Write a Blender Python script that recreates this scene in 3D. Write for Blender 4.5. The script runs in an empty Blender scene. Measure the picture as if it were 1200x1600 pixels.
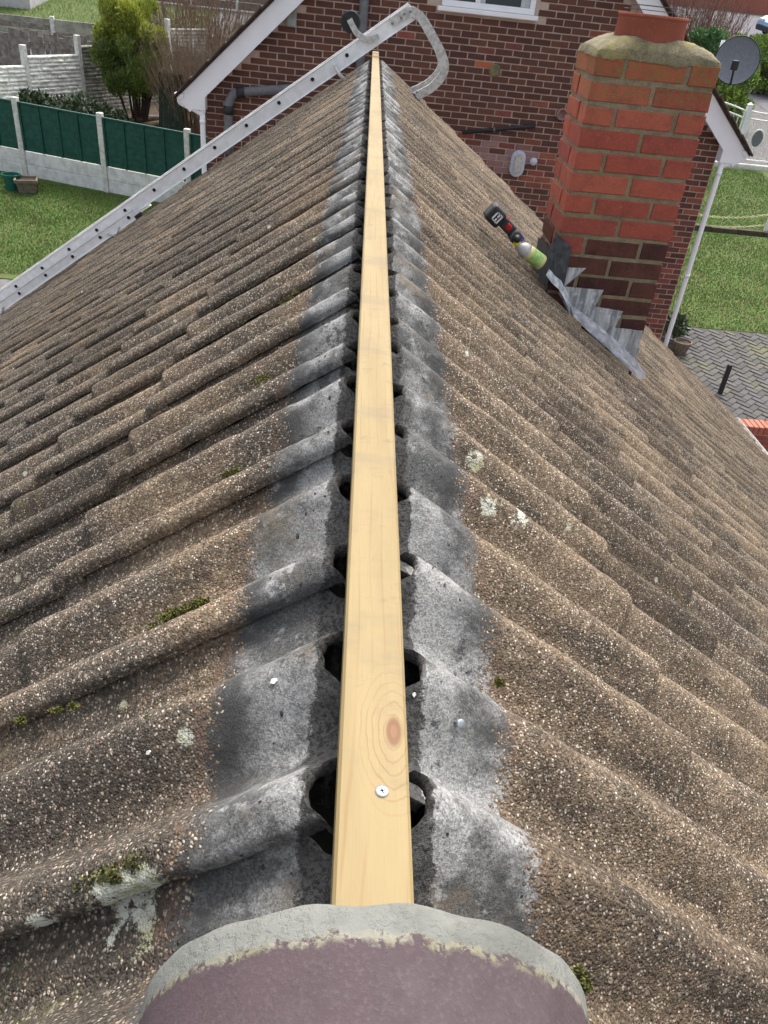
import bpy, bmesh, math, random
import numpy as np
from mathutils import Vector, Matrix, noise as mnoise
random.seed(7); RNG = np.random.default_rng(7)
SC = bpy.context.scene; COL = SC.collection
# ------------------------------------------------------------------ camera
# world: X right, Y along the ridge away from the viewer, Z up; origin on top of the ridge batten at its near end
FPX, PITCH, YAW, ROLL = 1218.39, 0.5940, 0.0713, -0.1116          # focal length in pixels of a 1200 x 1600 frame
CAM = np.array([-0.0393, -0.2455, 0.4669])
def cam_basis():
    f = np.array([math.sin(YAW)*math.cos(PITCH), math.cos(YAW)*math.cos(PITCH), -math.sin(PITCH)])
    r = np.array([math.cos(YAW), -math.sin(YAW), 0.0]); d = -np.cross(r, f)
    c, s = math.cos(ROLL), math.sin(ROLL)
    return np.array([c*r+s*d, -s*r+c*d, f])
CB = cam_basis()
cam = bpy.data.cameras.new('camera'); camo = bpy.data.objects.new('camera', cam); COL.objects.link(camo)
cam.sensor_fit = 'HORIZONTAL'; cam.sensor_width = 36.0; cam.lens = 36.0*FPX/1200.0; cam.clip_start = 0.02; cam.clip_end = 2000
M = Matrix.Identity(4)
for i in range(3):
    M[i][0], M[i][1], M[i][2], M[i][3] = CB[0][i], -CB[1][i], -CB[2][i], CAM[i]
camo.matrix_world = M; SC.camera = camo
# ------------------------------------------------------------------ sky, sun, exposure (overcast)
SUN_EL, SUN_AZ = 63.0, 20.0            # azimuth clockwise from +Y
w = bpy.data.worlds.new('World'); SC.world = w; w.use_nodes = True
wn = w.node_tree; bg = wn.nodes['Background']
sk = wn.nodes.new('ShaderNodeTexSky'); sk.sky_type = 'NISHITA'; sk.sun_disc = False
sk.sun_elevation = math.radians(SUN_EL); sk.sun_rotation = math.radians(SUN_AZ)
sk.air_density = 1.0; sk.dust_density = 6.0; sk.ozone_density = 0.3
bw = wn.nodes.new('ShaderNodeRGBToBW'); mx = wn.nodes.new('ShaderNodeMix'); mx.data_type = 'RGBA'; mx.inputs[0].default_value = .62     # cloud cover: most of the blue goes
wn.links.new(sk.outputs[0], bw.inputs[0]); wn.links.new(sk.outputs[0], mx.inputs[6]); wn.links.new(bw.outputs[0], mx.inputs[7]); wn.links.new(mx.outputs[2], bg.inputs[0]); bg.inputs[1].default_value = 0.15
sun = bpy.data.lights.new('sun', 'SUN'); sun.energy = 0.85; sun.angle = math.radians(20); sun.color = (1, .96, .9)
suno = bpy.data.objects.new('sun', sun); COL.objects.link(suno)
sd = Vector((math.sin(math.radians(SUN_AZ))*math.cos(math.radians(SUN_EL)), math.cos(math.radians(SUN_AZ))*math.cos(math.radians(SUN_EL)), math.sin(math.radians(SUN_EL))))
suno.rotation_euler = sd.to_track_quat('Z', 'Y').to_euler()
SC.cycles.max_bounces = 5; SC.cycles.diffuse_bounces = 3; SC.cycles.glossy_bounces = 3; SC.cycles.use_adaptive_sampling = True; SC.cycles.adaptive_threshold = .02
SC.view_settings.view_transform = 'Standard'; SC.view_settings.look = 'None'
SC.view_settings.exposure = 1.45; SC.view_settings.gamma = 1.0; SC.view_settings.use_curve_mapping = False
# ------------------------------------------------------------------ geometry helpers
PR = math.radians(36); CP, SP = math.cos(PR), math.sin(PR)         # roof pitch
T0, TS = -4.2, 0.126                                               # the ground rises away from the viewer
def terr(y): return T0 + TS*(min(max(y, -25), 55) - 11)
def ray(x, y): return CB.T @ np.array([(x-600)/FPX, (y-800)/FPX, 1.0])
def onY(x, y, Y): d = ray(x, y); return Vector(CAM + d*(Y-CAM[1])/d[1])
def onZ(x, y, Z): d = ray(x, y); return Vector(CAM + d*(Z-CAM[2])/d[2])
def onT(x, y, h=0):
    d = ray(x, y); t = (T0+h+TS*(CAM[1]-11)-CAM[2])/(d[2]-TS*d[1]); return Vector(CAM+t*d)
def onS(x, y, side, n=0):                                          # a point n above the roof slope
    nn = np.array([side*SP, 0, CP]); d = ray(x, y); return Vector(CAM + d*(n-nn@CAM)/(nn@d))
def pix(P):
    q = CB @ (np.array(P)-CAM)
    return (600+FPX*q[0]/q[2], 800+FPX*q[1]/q[2], q[2]) if q[2] > .01 else (-9999, -9999, q[2])
def slope_pt(side, s, y, n=0): return Vector((side*(s*CP+n*SP), y, -s*SP+n*CP))
def slope_mat(side, s, y, n=0):
    ex = Vector((side*CP, 0, -SP)); ey = Vector((0, side, 0)); ez = Vector((side*SP, 0, CP)); o = slope_pt(side, s, y, n)
    m = Matrix.Identity(4)
    for i in range(3): m[i][0], m[i][1], m[i][2], m[i][3] = ex[i], ey[i], ez[i], o[i]
    return m
def N3(x, y, z): return mnoise.noise((x, y, z))
class MB:
    def __init__(self): self.v = []; self.f = []
    def add(self, vs, fs):
        o = len(self.v); self.v += [tuple(p) for p in vs]; self.f += [tuple(i+o for i in f) for f in fs]; return self
    def box(self, lo, hi, m=None):
        (a, b, c), (d, e, f) = lo, hi
        vs = [(a,b,c),(d,b,c),(d,e,c),(a,e,c),(a,b,f),(d,b,f),(d,e,f),(a,e,f)]
        if m is not None: vs = [m @ Vector(p) for p in vs]
        return self.add(vs, [(0,3,2,1),(4,5,6,7),(0,1,5,4),(1,2,6,5),(2,3,7,6),(3,0,4,7)])
    def rbox(self, lo, hi, r, m=None):                             # box with chamfered edges
        bm = bmesh.new(); bmesh.ops.create_cube(bm, size=1)
        for v in bm.verts: v.co = Vector([(lo[i]+hi[i])/2 + v.co[i]*(hi[i]-lo[i]) for i in range(3)])
        bmesh.ops.bevel(bm, geom=list(bm.edges), offset=r, segments=2 if r > .008 else 1, affect='EDGES', profile=.5)
        bm.verts.index_update(); vs = [v.co.copy() for v in bm.verts]; fs = [[v.index for v in f.verts] for f in bm.faces]; bm.free()
        if m is not None: vs = [m @ p for p in vs]
        return self.add(vs, fs)
    def tube(self, pts, r, n=10, cap=True, flat=1.0):
        pts = [Vector(p) for p in pts]; rs = r if isinstance(r, (list, tuple)) else [r]*len(pts)
        rings = []; up = None
        for i, p in enumerate(pts):
            t = (pts[min(i+1, len(pts)-1)] - pts[max(i-1, 0)]).normalized()
            if up is None: up = t.orthogonal().normalized()
            up = (up - t*up.dot(t)).normalized(); s = t.cross(up)
            rings.append([p + (up*math.cos(2*math.pi*k/n) + s*math.sin(2*math.pi*k/n)*flat)*rs[i] for k in range(n)])
        vs = [q for rg in rings for q in rg]; fs = []
        for i in range(len(pts)-1):
            for k in range(n): fs.append((i*n+k, i*n+(k+1) % n, (i+1)*n+(k+1) % n, (i+1)*n+k))
        if cap: fs += [tuple(range(n-1, -1, -1)), tuple((len(pts)-1)*n+k for k in range(n))]
        return self.add(vs, fs)
    def lathe(self, prof, n=20, m=None):
        vs = [(r*math.cos(2*math.pi*k/n), r*math.sin(2*math.pi*k/n), z) for r, z in prof for k in range(n)]
        if m is not None: vs = [m @ Vector(p) for p in vs]
        fs = [(i*n+k, i*n+(k+1) % n, (i+1)*n+(k+1) % n, (i+1)*n+k) for i in range(len(prof)-1) for k in range(n)]
        fs += [tuple(range(n-1, -1, -1)), tuple((len(prof)-1)*n+k for k in range(n))]
        return self.add(vs, fs)
    def prism(self, poly, d0, d1, axis='y', m=None):               # poly in the other two axes, extruded d0..d1
        def P(a, b, d): return {'y': (a, d, b), 'x': (d, a, b), 'z': (a, b, d)}[axis]
        n = len(poly); vs = [P(a, b, d0) for a, b in poly] + [P(a, b, d1) for a, b in poly]
        if m is not None: vs = [m @ Vector(p) for p in vs]
        return self.add(vs, [tuple(range(n-1, -1, -1)), tuple(range(n, 2*n))] + [(i, (i+1) % n, n+(i+1) % n, n+i) for i in range(n)])
    def grid(self, fn, nu, nv):                                    # fn(i/nu, j/nv)
        vs = [fn(i/nu, j/nv) for i in range(nu+1) for j in range(nv+1)]
        return self.add(vs, [(i*(nv+1)+j, (i+1)*(nv+1)+j, (i+1)*(nv+1)+j+1, i*(nv+1)+j+1) for i in range(nu) for j in range(nv)])
    def mesh(self, name, mat, smooth=False):
        me = bpy.data.meshes.new(name); me.from_pydata(self.v, [], self.f); me.materials.append(mat)
        if smooth: me.polygons.foreach_set('use_smooth', [True]*len(me.polygons))
        me.update(); return me
    def build(self, name, mat, parent=None, smooth=False, fix=False):
        me = self.mesh(name, mat, smooth)
        if fix:
            bm = bmesh.new(); bm.from_mesh(me); bmesh.ops.recalc_face_normals(bm, faces=bm.faces); bm.to_mesh(me); bm.free()
        return link(name, me, parent)
def link(name, me, parent=None, mw=None):
    o = bpy.data.objects.new(name, me); COL.objects.link(o); o.parent = parent
    if mw is not None: o.matrix_local = mw
    return o
def tag(o, label=None, cat=None, group=None, kind=None):
    if label: o['label'] = label
    if cat: o['category'] = cat
    if group: o['group'] = group
    if kind: o['kind'] = kind
    return o
def thing(name, label, cat, group=None): return tag(link(name, None), label, cat, group)
def merge(base, items):                                            # numpy join of (verts, faces, matrix)
    V = []; F = []; o = 0
    for v, f, m in items:
        V += [m @ Vector(p) for p in v]; F += [tuple(i+o for i in q) for q in f]; o += len(v)
    base.v = V; base.f = F; return base
def smoothpts(pts, n=5):
    out = []; P = [Vector(p) for p in pts]
    for i in range(len(P)-1):
        p0, p1, p2, p3 = P[max(i-1, 0)], P[i], P[i+1], P[min(i+2, len(P)-1)]
        for k in range(n):
            t = k/n; out.append(.5*((2*p1)+(p2-p0)*t+(2*p0-5*p1+4*p2-p3)*t*t+(3*p1-p0-3*p2+p3)*t**3))
    return out+[P[-1]]
# ------------------------------------------------------------------ material helpers
class NT:
    def __init__(self, name):
        self.m = bpy.data.materials.new(name); self.m.use_nodes = True; self.t = self.m.node_tree
        self.b = self.t.nodes['Principled BSDF']; self.b.inputs['Roughness'].default_value = .85
        self.b.inputs['Specular IOR Level'].default_value = .3
    def n(self, typ, **kw):
        d = self.t.nodes.new('ShaderNode'+typ)
        for k, v in kw.items():
            if hasattr(d, k): setattr(d, k, v)
        return d
    def set(self, sock, val):
        if isinstance(val, bpy.types.NodeSocket): self.t.links.new(val, sock)
        elif isinstance(val, (tuple, list)) and sock.type == 'RGBA': sock.default_value = tuple(val)[:3]+(1,)
        else: sock.default_value = val
    def pos(self): return self.n('NewGeometry').outputs['Position']
    def gen(self): return self.n('TexCoord').outputs['Object']
    def scale(self, vec, s):
        d = self.n('VectorMath', operation='MULTIPLY'); self.set(d.inputs[0], vec); d.inputs[1].default_value = s if isinstance(s, tuple) else (s, s, s); return d.outputs[0]
    def noise(self, vec, scale, detail=4, rough=.6, dist=0):
        d = self.n('TexNoise'); self.set(d.inputs['Vector'], vec); d.inputs['Scale'].default_value = scale; d.inputs['Detail'].default_value = detail
        d.inputs['Roughness'].default_value = rough; d.inputs['Distortion'].default_value = dist; return d.outputs['Fac']
    def vor(self, vec, scale, out='Distance', feature='F1', rnd=1.0):
        d = self.n('TexVoronoi', feature=feature); self.set(d.inputs['Vector'], vec); d.inputs['Scale'].default_value = scale; d.inputs['Randomness'].default_value = rnd; return d.outputs[out]
    def math(self, op, a, b=0.0, clamp=False):
        d = self.n('Math', operation=op); self.set(d.inputs[0], a); self.set(d.inputs[1], b); d.use_clamp = clamp; return d.outputs[0]
    def ss(self, x, lo, hi):                                       # smoothstep
        d = self.n('MapRange', interpolation_type='SMOOTHSTEP'); self.set(d.inputs[0], x); self.set(d.inputs[1], lo); self.set(d.inputs[2], hi); return d.outputs[0]
    def mix(self, f, a, b, mode='MIX'):
        d = self.n('Mix', data_type='RGBA', blend_type=mode); self.set(d.inputs[0], f); self.set(d.inputs[6], a); self.set(d.inputs[7], b); return d.outputs[2]
    def sep(self, vec): d = self.n('SeparateXYZ'); self.set(d.inputs[0], vec); return d.outputs
    def chan(self, col, i=0): d = self.n('SeparateColor'); self.set(d.inputs[0], col); return d.outputs[i]
    def color(self, c): self.set(self.b.inputs['Base Color'], c); return self
    def rough(self, r): self.set(self.b.inputs['Roughness'], r); return self
    def bump(self, h, strength=.5, dist=.01):
        d = self.n('Bump'); d.inputs['Strength'].default_value = strength; d.inputs['Distance'].default_value = dist; self.set(d.inputs['Height'], h)
        self.t.links.new(d.outputs[0], self.b.inputs['Normal']); return self
    def rnd(self):                                                 # one random number per piece, whether its own object or an island of a joined mesh
        a = self.n('ObjectInfo').outputs['Random']; b = self.n('NewGeometry').outputs['Random Per Island']
        return self.math('FRACT', self.math('ADD', a, b))
def simple(name, col, rough=.7, var=.25, scale=12, bump=0.0, bscale=60, bdist=.004, metal=0, col2=None, spec=.3):
    t = NT(name); p = t.pos(); n = t.noise(p, scale, 5)
    c2 = col2 or tuple(c*(1-var) for c in col)
    t.color(t.mix(t.ss(n, .35, .65), col, c2)).rough(rough); t.b.inputs['Metallic'].default_value = metal; t.b.inputs['Specular IOR Level'].default_value = spec
    if bump: t.bump(t.noise(p, bscale, 6, .65), bump, bdist)
    return t.m
MAT = {}
# ------------------------------------------------------------------ roof materials
def tile_material():
    t = NT('concrete_tile'); p = t.pos(); xyz = t.sep(p); ax = t.math('ABSOLUTE', xyz[0]); s = t.math('MULTIPLY', ax, 1/CP)
    # weathered brown-grey granular concrete
    big = t.noise(p, 2.2, 6, .62); fine = t.noise(p, 260, 3, .7); mid = t.noise(t.scale(p, (5, 22, 5)), 1.0, 5, .65)
    base = t.mix(t.ss(big, .36, .66), (.205, .152, .100), (.098, .075, .054))
    base = t.mix(t.math('MULTIPLY', t.ss(mid, .44, .66), .8), base, (.052, .043, .034))
    base = t.mix(t.math('MULTIPLY', t.ss(t.noise(p, 7, 4), .55, .72), .5), base, (.275, .212, .148))
    alg = t.ss(t.math('ADD', t.noise(p, 1.9, 7, .72), t.math('MULTIPLY', t.ss(xyz[0], .02, -.02), .10)), .52, .66)      # black algae, heavier on the left slope
    base = t.mix(t.math('MULTIPLY', alg, .66), base, (.066, .061, .053))
    base = t.mix(t.math('MULTIPLY', t.ss(fine, .44, .66), .5), base, (.060, .050, .041))
    wp = t.n('VectorMath', operation='ADD'); t.set(wp.inputs[0], p)
    wnz = t.n('TexNoise'); t.set(wnz.inputs['Vector'], p); wnz.inputs['Scale'].default_value = 150; wnz.inputs['Detail'].default_value = 1; t.set(wp.inputs[1], t.scale(wnz.outputs['Color'], .004)); pw = wp.outputs[0]
    v1 = t.n('TexVoronoi', feature='F1'); t.set(v1.inputs['Vector'], pw); v1.inputs['Scale'].default_value = 290; d1, c1 = v1.outputs['Distance'], v1.outputs['Color']; r1 = t.chan(c1, 0); g1 = t.chan(c1, 1); b1 = t.chan(c1, 2)
    peb = t.math('MULTIPLY', t.ss(d1, .52, .36), t.ss(t.math('ADD', r1, t.math('MULTIPLY', big, .5)), .78, .82))
    pc = t.mix(t.ss(g1, .3, .5), (.26, .21, .16), (.42, .355, .275)); pc = t.mix(t.ss(g1, .86, .88), pc, (.44, .40, .34)); pc = t.mix(t.ss(g1, .07, .05), pc, (.27, .14, .09))
    base = t.mix(t.math('MULTIPLY', peb, t.math('ADD', .40, t.math('MULTIPLY', b1, .6))), base, pc)
    v2 = t.n('TexVoronoi', feature='F1'); t.set(v2.inputs['Vector'], pw); v2.inputs['Scale'].default_value = 130; d2 = v2.outputs['Distance']; r2 = t.chan(v2.outputs['Color'], 0)
    peb2 = t.math('MULTIPLY', t.ss(d2, .40, .28), t.ss(r2, .86, .88)); base = t.mix(t.math('MULTIPLY', peb2, .7), base, (.33, .28, .22))
    cell = t.math('ADD', .62, t.math('MULTIPLY', t.math('POWER', b1, 1.6), .95)); base = t.mix(1.0, base, cell, 'MULTIPLY')
    base = t.mix(t.math('MULTIPLY', t.math('MULTIPLY', t.ss(g1, .965, .97), t.ss(t.noise(p, 9, 4), .40, .58)), t.ss(d1, .5, .35)), base, (.40, .37, .32))
    tone = t.math('ADD', .74, t.math('MULTIPLY', t.rnd(), .48)); base = t.mix(1.0, base, tone, 'MULTIPLY')
    moss = t.math('MULTIPLY', t.ss(t.noise(p, 3.1, 6, .7), .60, .72), t.ss(t.noise(p, 40, 3), .42, .6)); base = t.mix(t.math('MULTIPLY', moss, .6), base, (.10, .095, .03))
    # the strip that the ridge tiles used to cover: clean grey concrete, black tide line at its lower edge
    jit = t.noise(t.scale(p, (3, 7, 3)), 1.0, 4, .6); jit2 = t.noise(p, 38, 5, .75)
    edge = t.math('ADD', t.math('ADD', .116, t.math('MULTIPLY', jit, .08)), t.math('MULTIPLY', jit2, .035))
    grey = t.ss(t.math('ADD', t.math('SUBTRACT', s, edge), t.math('MULTIPLY', t.math('SUBTRACT', r1, .5), .030)), .010, -.006)
    gn = t.noise(p, 9, 6, .65); gf = t.noise(p, 700, 2, .8)
    gcol = t.mix(t.ss(gn, .43, .57), (.33, .33, .322), (.12, .12, .117))
    gcol = t.mix(t.math('MULTIPLY', t.ss(gf, .40, .70), .35), gcol, (.12, .12, .117)); v9 = t.n('TexVoronoi', feature='F1'); t.set(v9.inputs['Vector'], p); v9.inputs['Scale'].default_value = 560; r9 = t.chan(v9.outputs['Color'], 0); gcol = t.mix(1.0, gcol, t.math('ADD', .58, t.math('MULTIPLY', r9, .78)), 'MULTIPLY')
    gcol = t.mix(t.math('MULTIPLY', t.ss(t.noise(p, 23, 5, .7), .60, .70), .6), gcol, (.48, .48, .47))
    gcol = t.mix(t.math('MULTIPLY', t.ss(t.noise(p, 6.3, 7, .7), .53, .62), .55), gcol, (.19, .155, .11))
    gs = t.noise(p, 15, 9, .82); gcol = t.mix(t.math('MULTIPLY', t.ss(gs, .585, .625), .7), gcol, (.44, .44, .43)); gcol = t.mix(t.math('MULTIPLY', t.ss(gs, .43, .38), .8), gcol, (.040, .040, .039))
    vs_ = t.n('TexVoronoi', feature='F1'); t.set(vs_.inputs['Vector'], pw); vs_.inputs['Scale'].default_value = 75; gcol = t.mix(t.math('MULTIPLY', t.ss(vs_.outputs['Distance'], .16, .11), t.ss(t.chan(vs_.outputs['Color'], 0), .80, .82)), gcol, (.03, .03, .03))
    low = t.math('MULTIPLY', t.ss(t.math('SUBTRACT', edge, s), .085, .015), t.ss(t.noise(t.scale(p, (6, 13, 6)), 1.0, 6, .7), .40, .56))
    gcol = t.mix(t.math('MULTIPLY', low, .85), gcol, (.05, .05, .049))
    lip = t.ss(t.math('ADD', s, t.math('MULTIPLY', jit2, .040)), .0850, .0800); gcol = t.mix(t.math('MULTIPLY', lip, .92), gcol, t.mix(t.ss(t.noise(p, 210, 3, .7), .42, .62), (.085, .083, .08), (.028, .027, .026)))
    rust = t.math('MULTIPLY', t.ss(t.math('ABSOLUTE', t.math('SUBTRACT', s, t.math('ADD', edge, .012))), .022, .004), t.ss(jit2, .46, .6))
    base = t.mix(t.math('MULTIPLY', rust, .7), base, (.16, .105, .075))
    base = t.mix(grey, base, gcol)
    # lichen: pale crusts at their own places, and sparse small flecks everywhere
    wn2 = t.n('TexNoise'); t.set(wn2.inputs['Vector'], p); wn2.inputs['Scale'].default_value = 60; wn2.inputs['Detail'].default_value = 5
    lw = t.n('VectorMath', operation='ADD'); t.set(lw.inputs[0], p); t.set(lw.inputs[1], t.scale(wn2.outputs['Color'], .012))
    d3 = t.vor(lw.outputs[0], 15); r3 = t.chan(t.vor(lw.outputs[0], 15, 'Color'), 1)
    fleck = t.math('MULTIPLY', t.ss(d3, .13, .06), t.ss(r3, .84, .86))
    spots = None
    for px, py, sd, r in ((175,1432,-1,.062),(215,1405,-1,.04),(60,1470,-1,.035),(800,815,1,.034),(745,718,1,.030),(760,790,1,.030),(830,840,1,.02),(735,760,1,.022),(690,552,1,.02),(765,672,1,.016),(285,1155,-1,.018),(890,955,1,.014),(1035,1325,1,.01),(935,1240,1,.008)):
        q = onS(px, py, sd, -.022); vd = t.n('VectorMath', operation='DISTANCE'); t.set(vd.inputs[0], p); vd.inputs[1].default_value = q
        m = t.ss(vd.outputs['Value'], r*1.25, r*.35); spots = m if spots is None else t.math('MAXIMUM', spots, m)
    crust = t.ss(t.math('ADD', t.math('MULTIPLY', spots, .43), t.noise(p, 46, 7, .78)), .845, .90)
    lich = t.math('MAXIMUM', t.math('MULTIPLY', fleck, t.math('SUBTRACT', 1.0, t.math('MULTIPLY', grey, .8))), crust)
    base = t.mix(t.math('MULTIPLY', lich, .9), base, t.mix(t.ss(t.noise(p, 28, 3), .4, .62), (.55, .56, .48), (.33, .33, .20)))
    t.color(base).rough(.93); t.b.inputs['Specular IOR Level'].default_value = .2
    h = t.math('ADD', t.math('MULTIPLY', t.ss(d1, .6, .2), .8), t.math('ADD', t.math('MULTIPLY', fine, 1.1), t.math('MULTIPLY', t.noise(p, 90, 4, .7), 1.6)))
    h2 = t.math('ADD', t.math('MULTIPLY', gf, .5), t.math('MULTIPLY', t.noise(p, 55, 7, .78), 2.6))
    hm = t.n('Mix'); t.set(hm.inputs[0], grey); t.set(hm.inputs[2], h); t.set(hm.inputs[3], h2)
    lb_ = t.math('ADD', hm.outputs[0], t.math('MULTIPLY', lip, t.math('MULTIPLY', t.noise(p, 170, 4, .75), 3.0)))
    t.bump(lb_, .7, .0036)
    return t.m
MAT['tile'] = tile_material()
def timber_material():
    t = NT('new_pine'); p = t.pos(); xyz = t.sep(p); x, y = xyz[0], xyz[1]
    K = onZ(615, 1143, 0)
    dx = t.math('SUBTRACT', x, K.x); dy = t.math('MULTIPLY', t.math('SUBTRACT', y, K.y), t.math('ADD', .42, 0.0))
    d = t.math('SQRT', t.math('ADD', t.math('MULTIPLY', dx, dx), t.math('MULTIPLY', dy, dy)))
    wob = t.noise(t.scale(p, (30, 5, 30)), 1.0, 3)
    # growth rings: a shallow parabola along the board, bent round the knot
    rg = t.math('ADD', t.math('MULTIPLY', x, 480.0), t.math('ADD', t.math('MULTIPLY', t.noise(t.scale(p, (5, 1.1, 5)), 1.0, 2), 34), t.math('MULTIPLY', wob, 3.0)))
    near = t.ss(d, .046, .014)
    knot = t.math('ADD', t.math('MULTIPLY', d, 1350.0), t.math('MULTIPLY', t.noise(t.scale(p, (60, 26, 60)), 1.0, 3), 9))
    l1 = t.math('MULTIPLY', t.ss(t.math('SINE', rg), .80, .99), t.math('MULTIPLY', t.ss(t.noise(t.scale(p, (40, 4, 40)), 1, 3), .38, .62), .85))
    l2 = t.math('MULTIPLY', t.ss(t.math('SINE', knot), .70, .99), t.math('MULTIPLY', t.ss(d, .040, .012), t.math('ADD', .35, t.ss(t.noise(t.scale(p, (30, 12, 30)), 1, 2), .35, .6))))
    line = t.math('ADD', t.math('MULTIPLY', l1, t.math('SUBTRACT', 1.0, near)), l2, True)
    fib = t.noise(t.scale(p, (900, 28, 900)), 1.0, 3)
    c = t.mix(t.ss(t.noise(t.scale(p, (20, 2.2, 20)), 1, 4), .35, .7), (.262, .198, .093), (.215, .156, .068))
    c = t.mix(t.math('MULTIPLY', t.ss(fib, .35, .75), .3), c, (.205, .148, .068))
    c = t.mix(t.math('MULTIPLY', line, .62), c, (.20, .115, .045))
    c = t.mix(t.ss(t.math('ADD', d, t.math('MULTIPLY', wob, .003)), .0088, .0058), c, (.155, .075, .034)); c = t.mix(t.ss(d, .0036, .0016), c, (.19, .095, .045))
    dirt = t.math('MULTIPLY', t.ss(t.noise(p, 26, 7, .78), .55, .70), t.ss(t.noise(p, 2.3, 3), .38, .58)); c = t.mix(t.math('MULTIPLY', dirt, .6), c, (.12, .085, .05))
    scr = t.math('MULTIPLY', t.ss(t.math('ABSOLUTE', t.math('SUBTRACT', t.noise(t.scale(p, (14, 60, 14)), 1, 5, .7), .5)), .012, .003), t.ss(t.noise(p, 9, 2), .55, .62)); c = t.mix(t.math('MULTIPLY', scr, .5), c, (.14, .10, .06))
    c = t.mix(t.math('MULTIPLY', t.ss(t.noise(t.scale(p, (4, 7, 4)), 1, 5, .65), .50, .64), .5), c, (.165, .125, .075))
    sidek = t.sep(t.n('NewGeometry').outputs['True Normal'])[2]
    t.color(c).rough(.62).bump(t.math('ADD', fib, t.math('MULTIPLY', line, -.6)), .25, .0008)
    return t.m
MAT['timber'] = timber_material()
def mortar_material(name, a, b, sc=1.0, bump=.9, yel=0):
    t = NT(name); p = t.pos(); n = t.noise(p, 25*sc, 6, .7); f = t.noise(p, 240*sc, 4, .75)
    c = t.mix(t.ss(n, .35, .65), a, b); c = t.mix(t.math('MULTIPLY', t.ss(f, .45, .65), .55), c, tuple(k*.35 for k in b))
    if yel: c = t.mix(t.math('MULTIPLY', t.ss(t.noise(p, 14*sc, 5, .7), .48, .62), yel), c, (.27, .23, .07))
    t.color(c).rough(.95).bump(t.math('ADD', t.math('MULTIPLY', n, .8), f), bump, .005); return t.m
MAT['bed'] = mortar_material('bedding_mortar', (.085, .082, .078), (.045, .043, .04))
MAT['flaunch'] = mortar_material('weathered_flaunching', (.27, .235, .15), (.145, .13, .075), .6, 1.0, .55)
MAT['joint'] = mortar_material('chimney_mortar', (.35, .295, .20), (.23, .19, .125), .8, .8, .3)
def ridge_material():
    t = NT('purple_ridge_tile'); p = t.pos(); xyz = t.sep(p); n = t.noise(p, 12, 6, .7); f = t.noise(p, 320, 3, .7)
    c = t.mix(t.ss(n, .35, .68), (.072, .050, .056), (.054, .038, .042)); c = t.mix(t.math('MULTIPLY', t.ss(f, .5, .7), .45), c, (.11, .085, .085))
    c = t.mix(t.math('MULTIPLY', t.ss(t.noise(p, 55, 5, .7), .64, .70), .8), c, (.035, .022, .022))
    c = t.mix(t.math('MULTIPLY', t.ss(t.noise(p, 7, 7, .75), .50, .66), .35), c, (.10, .082, .082))
    wv = t.noise(p, 48, 5, .7); yy = t.math('ADD', xyz[1], t.math('MULTIPLY', t.math('SUBTRACT', wv, .5), .022))
    crumb = t.math('MULTIPLY', t.ss(yy, -.026, -.021), t.ss(t.noise(p, 130, 4, .7), .40, .52)); c = t.mix(crumb, c, t.mix(t.ss(t.noise(p, 30, 4), .4, .6), (.22, .21, .17), (.17, .16, .105)))
    band = t.ss(yy, -.0200, -.0175); c = t.mix(band, c, t.mix(t.ss(t.noise(p, 18, 5), .4, .65), (.175, .18, .162), (.12, .124, .11)))
    t.color(c).rough(.8).bump(t.math('ADD', t.math('MULTIPLY', crumb, .8), t.math('ADD', t.math('MULTIPLY', f, .7), t.math('MULTIPLY', t.noise(p, 40, 6), .6))), .45, .002); return t.m
MAT['ridge'] = ridge_material()
MAT['void'] = simple('felt_and_void_shade', (.012, .012, .012), .95)
# ------------------------------------------------------------------ our bungalow: roof
house = thing('bungalow', 'bungalow with brown concrete tiled roof in the foreground, its ridge tiles stripped off', 'house')
dk = MB()
for sd in (-1, 1):
    vs = [slope_pt(sd, s, y, n) for s in (.20, 5.0) for y in (-1.2, 7.0) for n in (-.16, -.13)]
    dk.add(vs, [(0,1,3,2),(4,6,7,5),(0,4,5,1),(2,3,7,6),(1,5,7,3),(0,2,6,4)])
dk.box((-.30, -1.2, -.42), (.30, 7.0, -.40))  # added black plate, painted dark for the shade inside the open ridge
roof = dk.build('roof', MAT['void'], house, fix=True); roof['label'] = 'pitched roof of weathered brown double roll concrete tiles'
GAUGE, TILE_W, AMP = .3365, .30, .052
YL0, YR0 = .11, .157
def prof(u):
    c = math.cos(2*math.pi*(u-.028)/.15); h = AMP*((.5+.5*c)**.92-1)
    h += .005*math.exp(-(u/.032)**2)
    if u > .262: k = min(1, (u-.262)/.038); h -= .019*k*k*(3-2*k)
    return h
def rollmask(u):                                                    # 1 at a roll crest, 0 in a pan
    return max(0, math.cos(2*math.pi*(u-.026)/.15))**1.3
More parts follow.
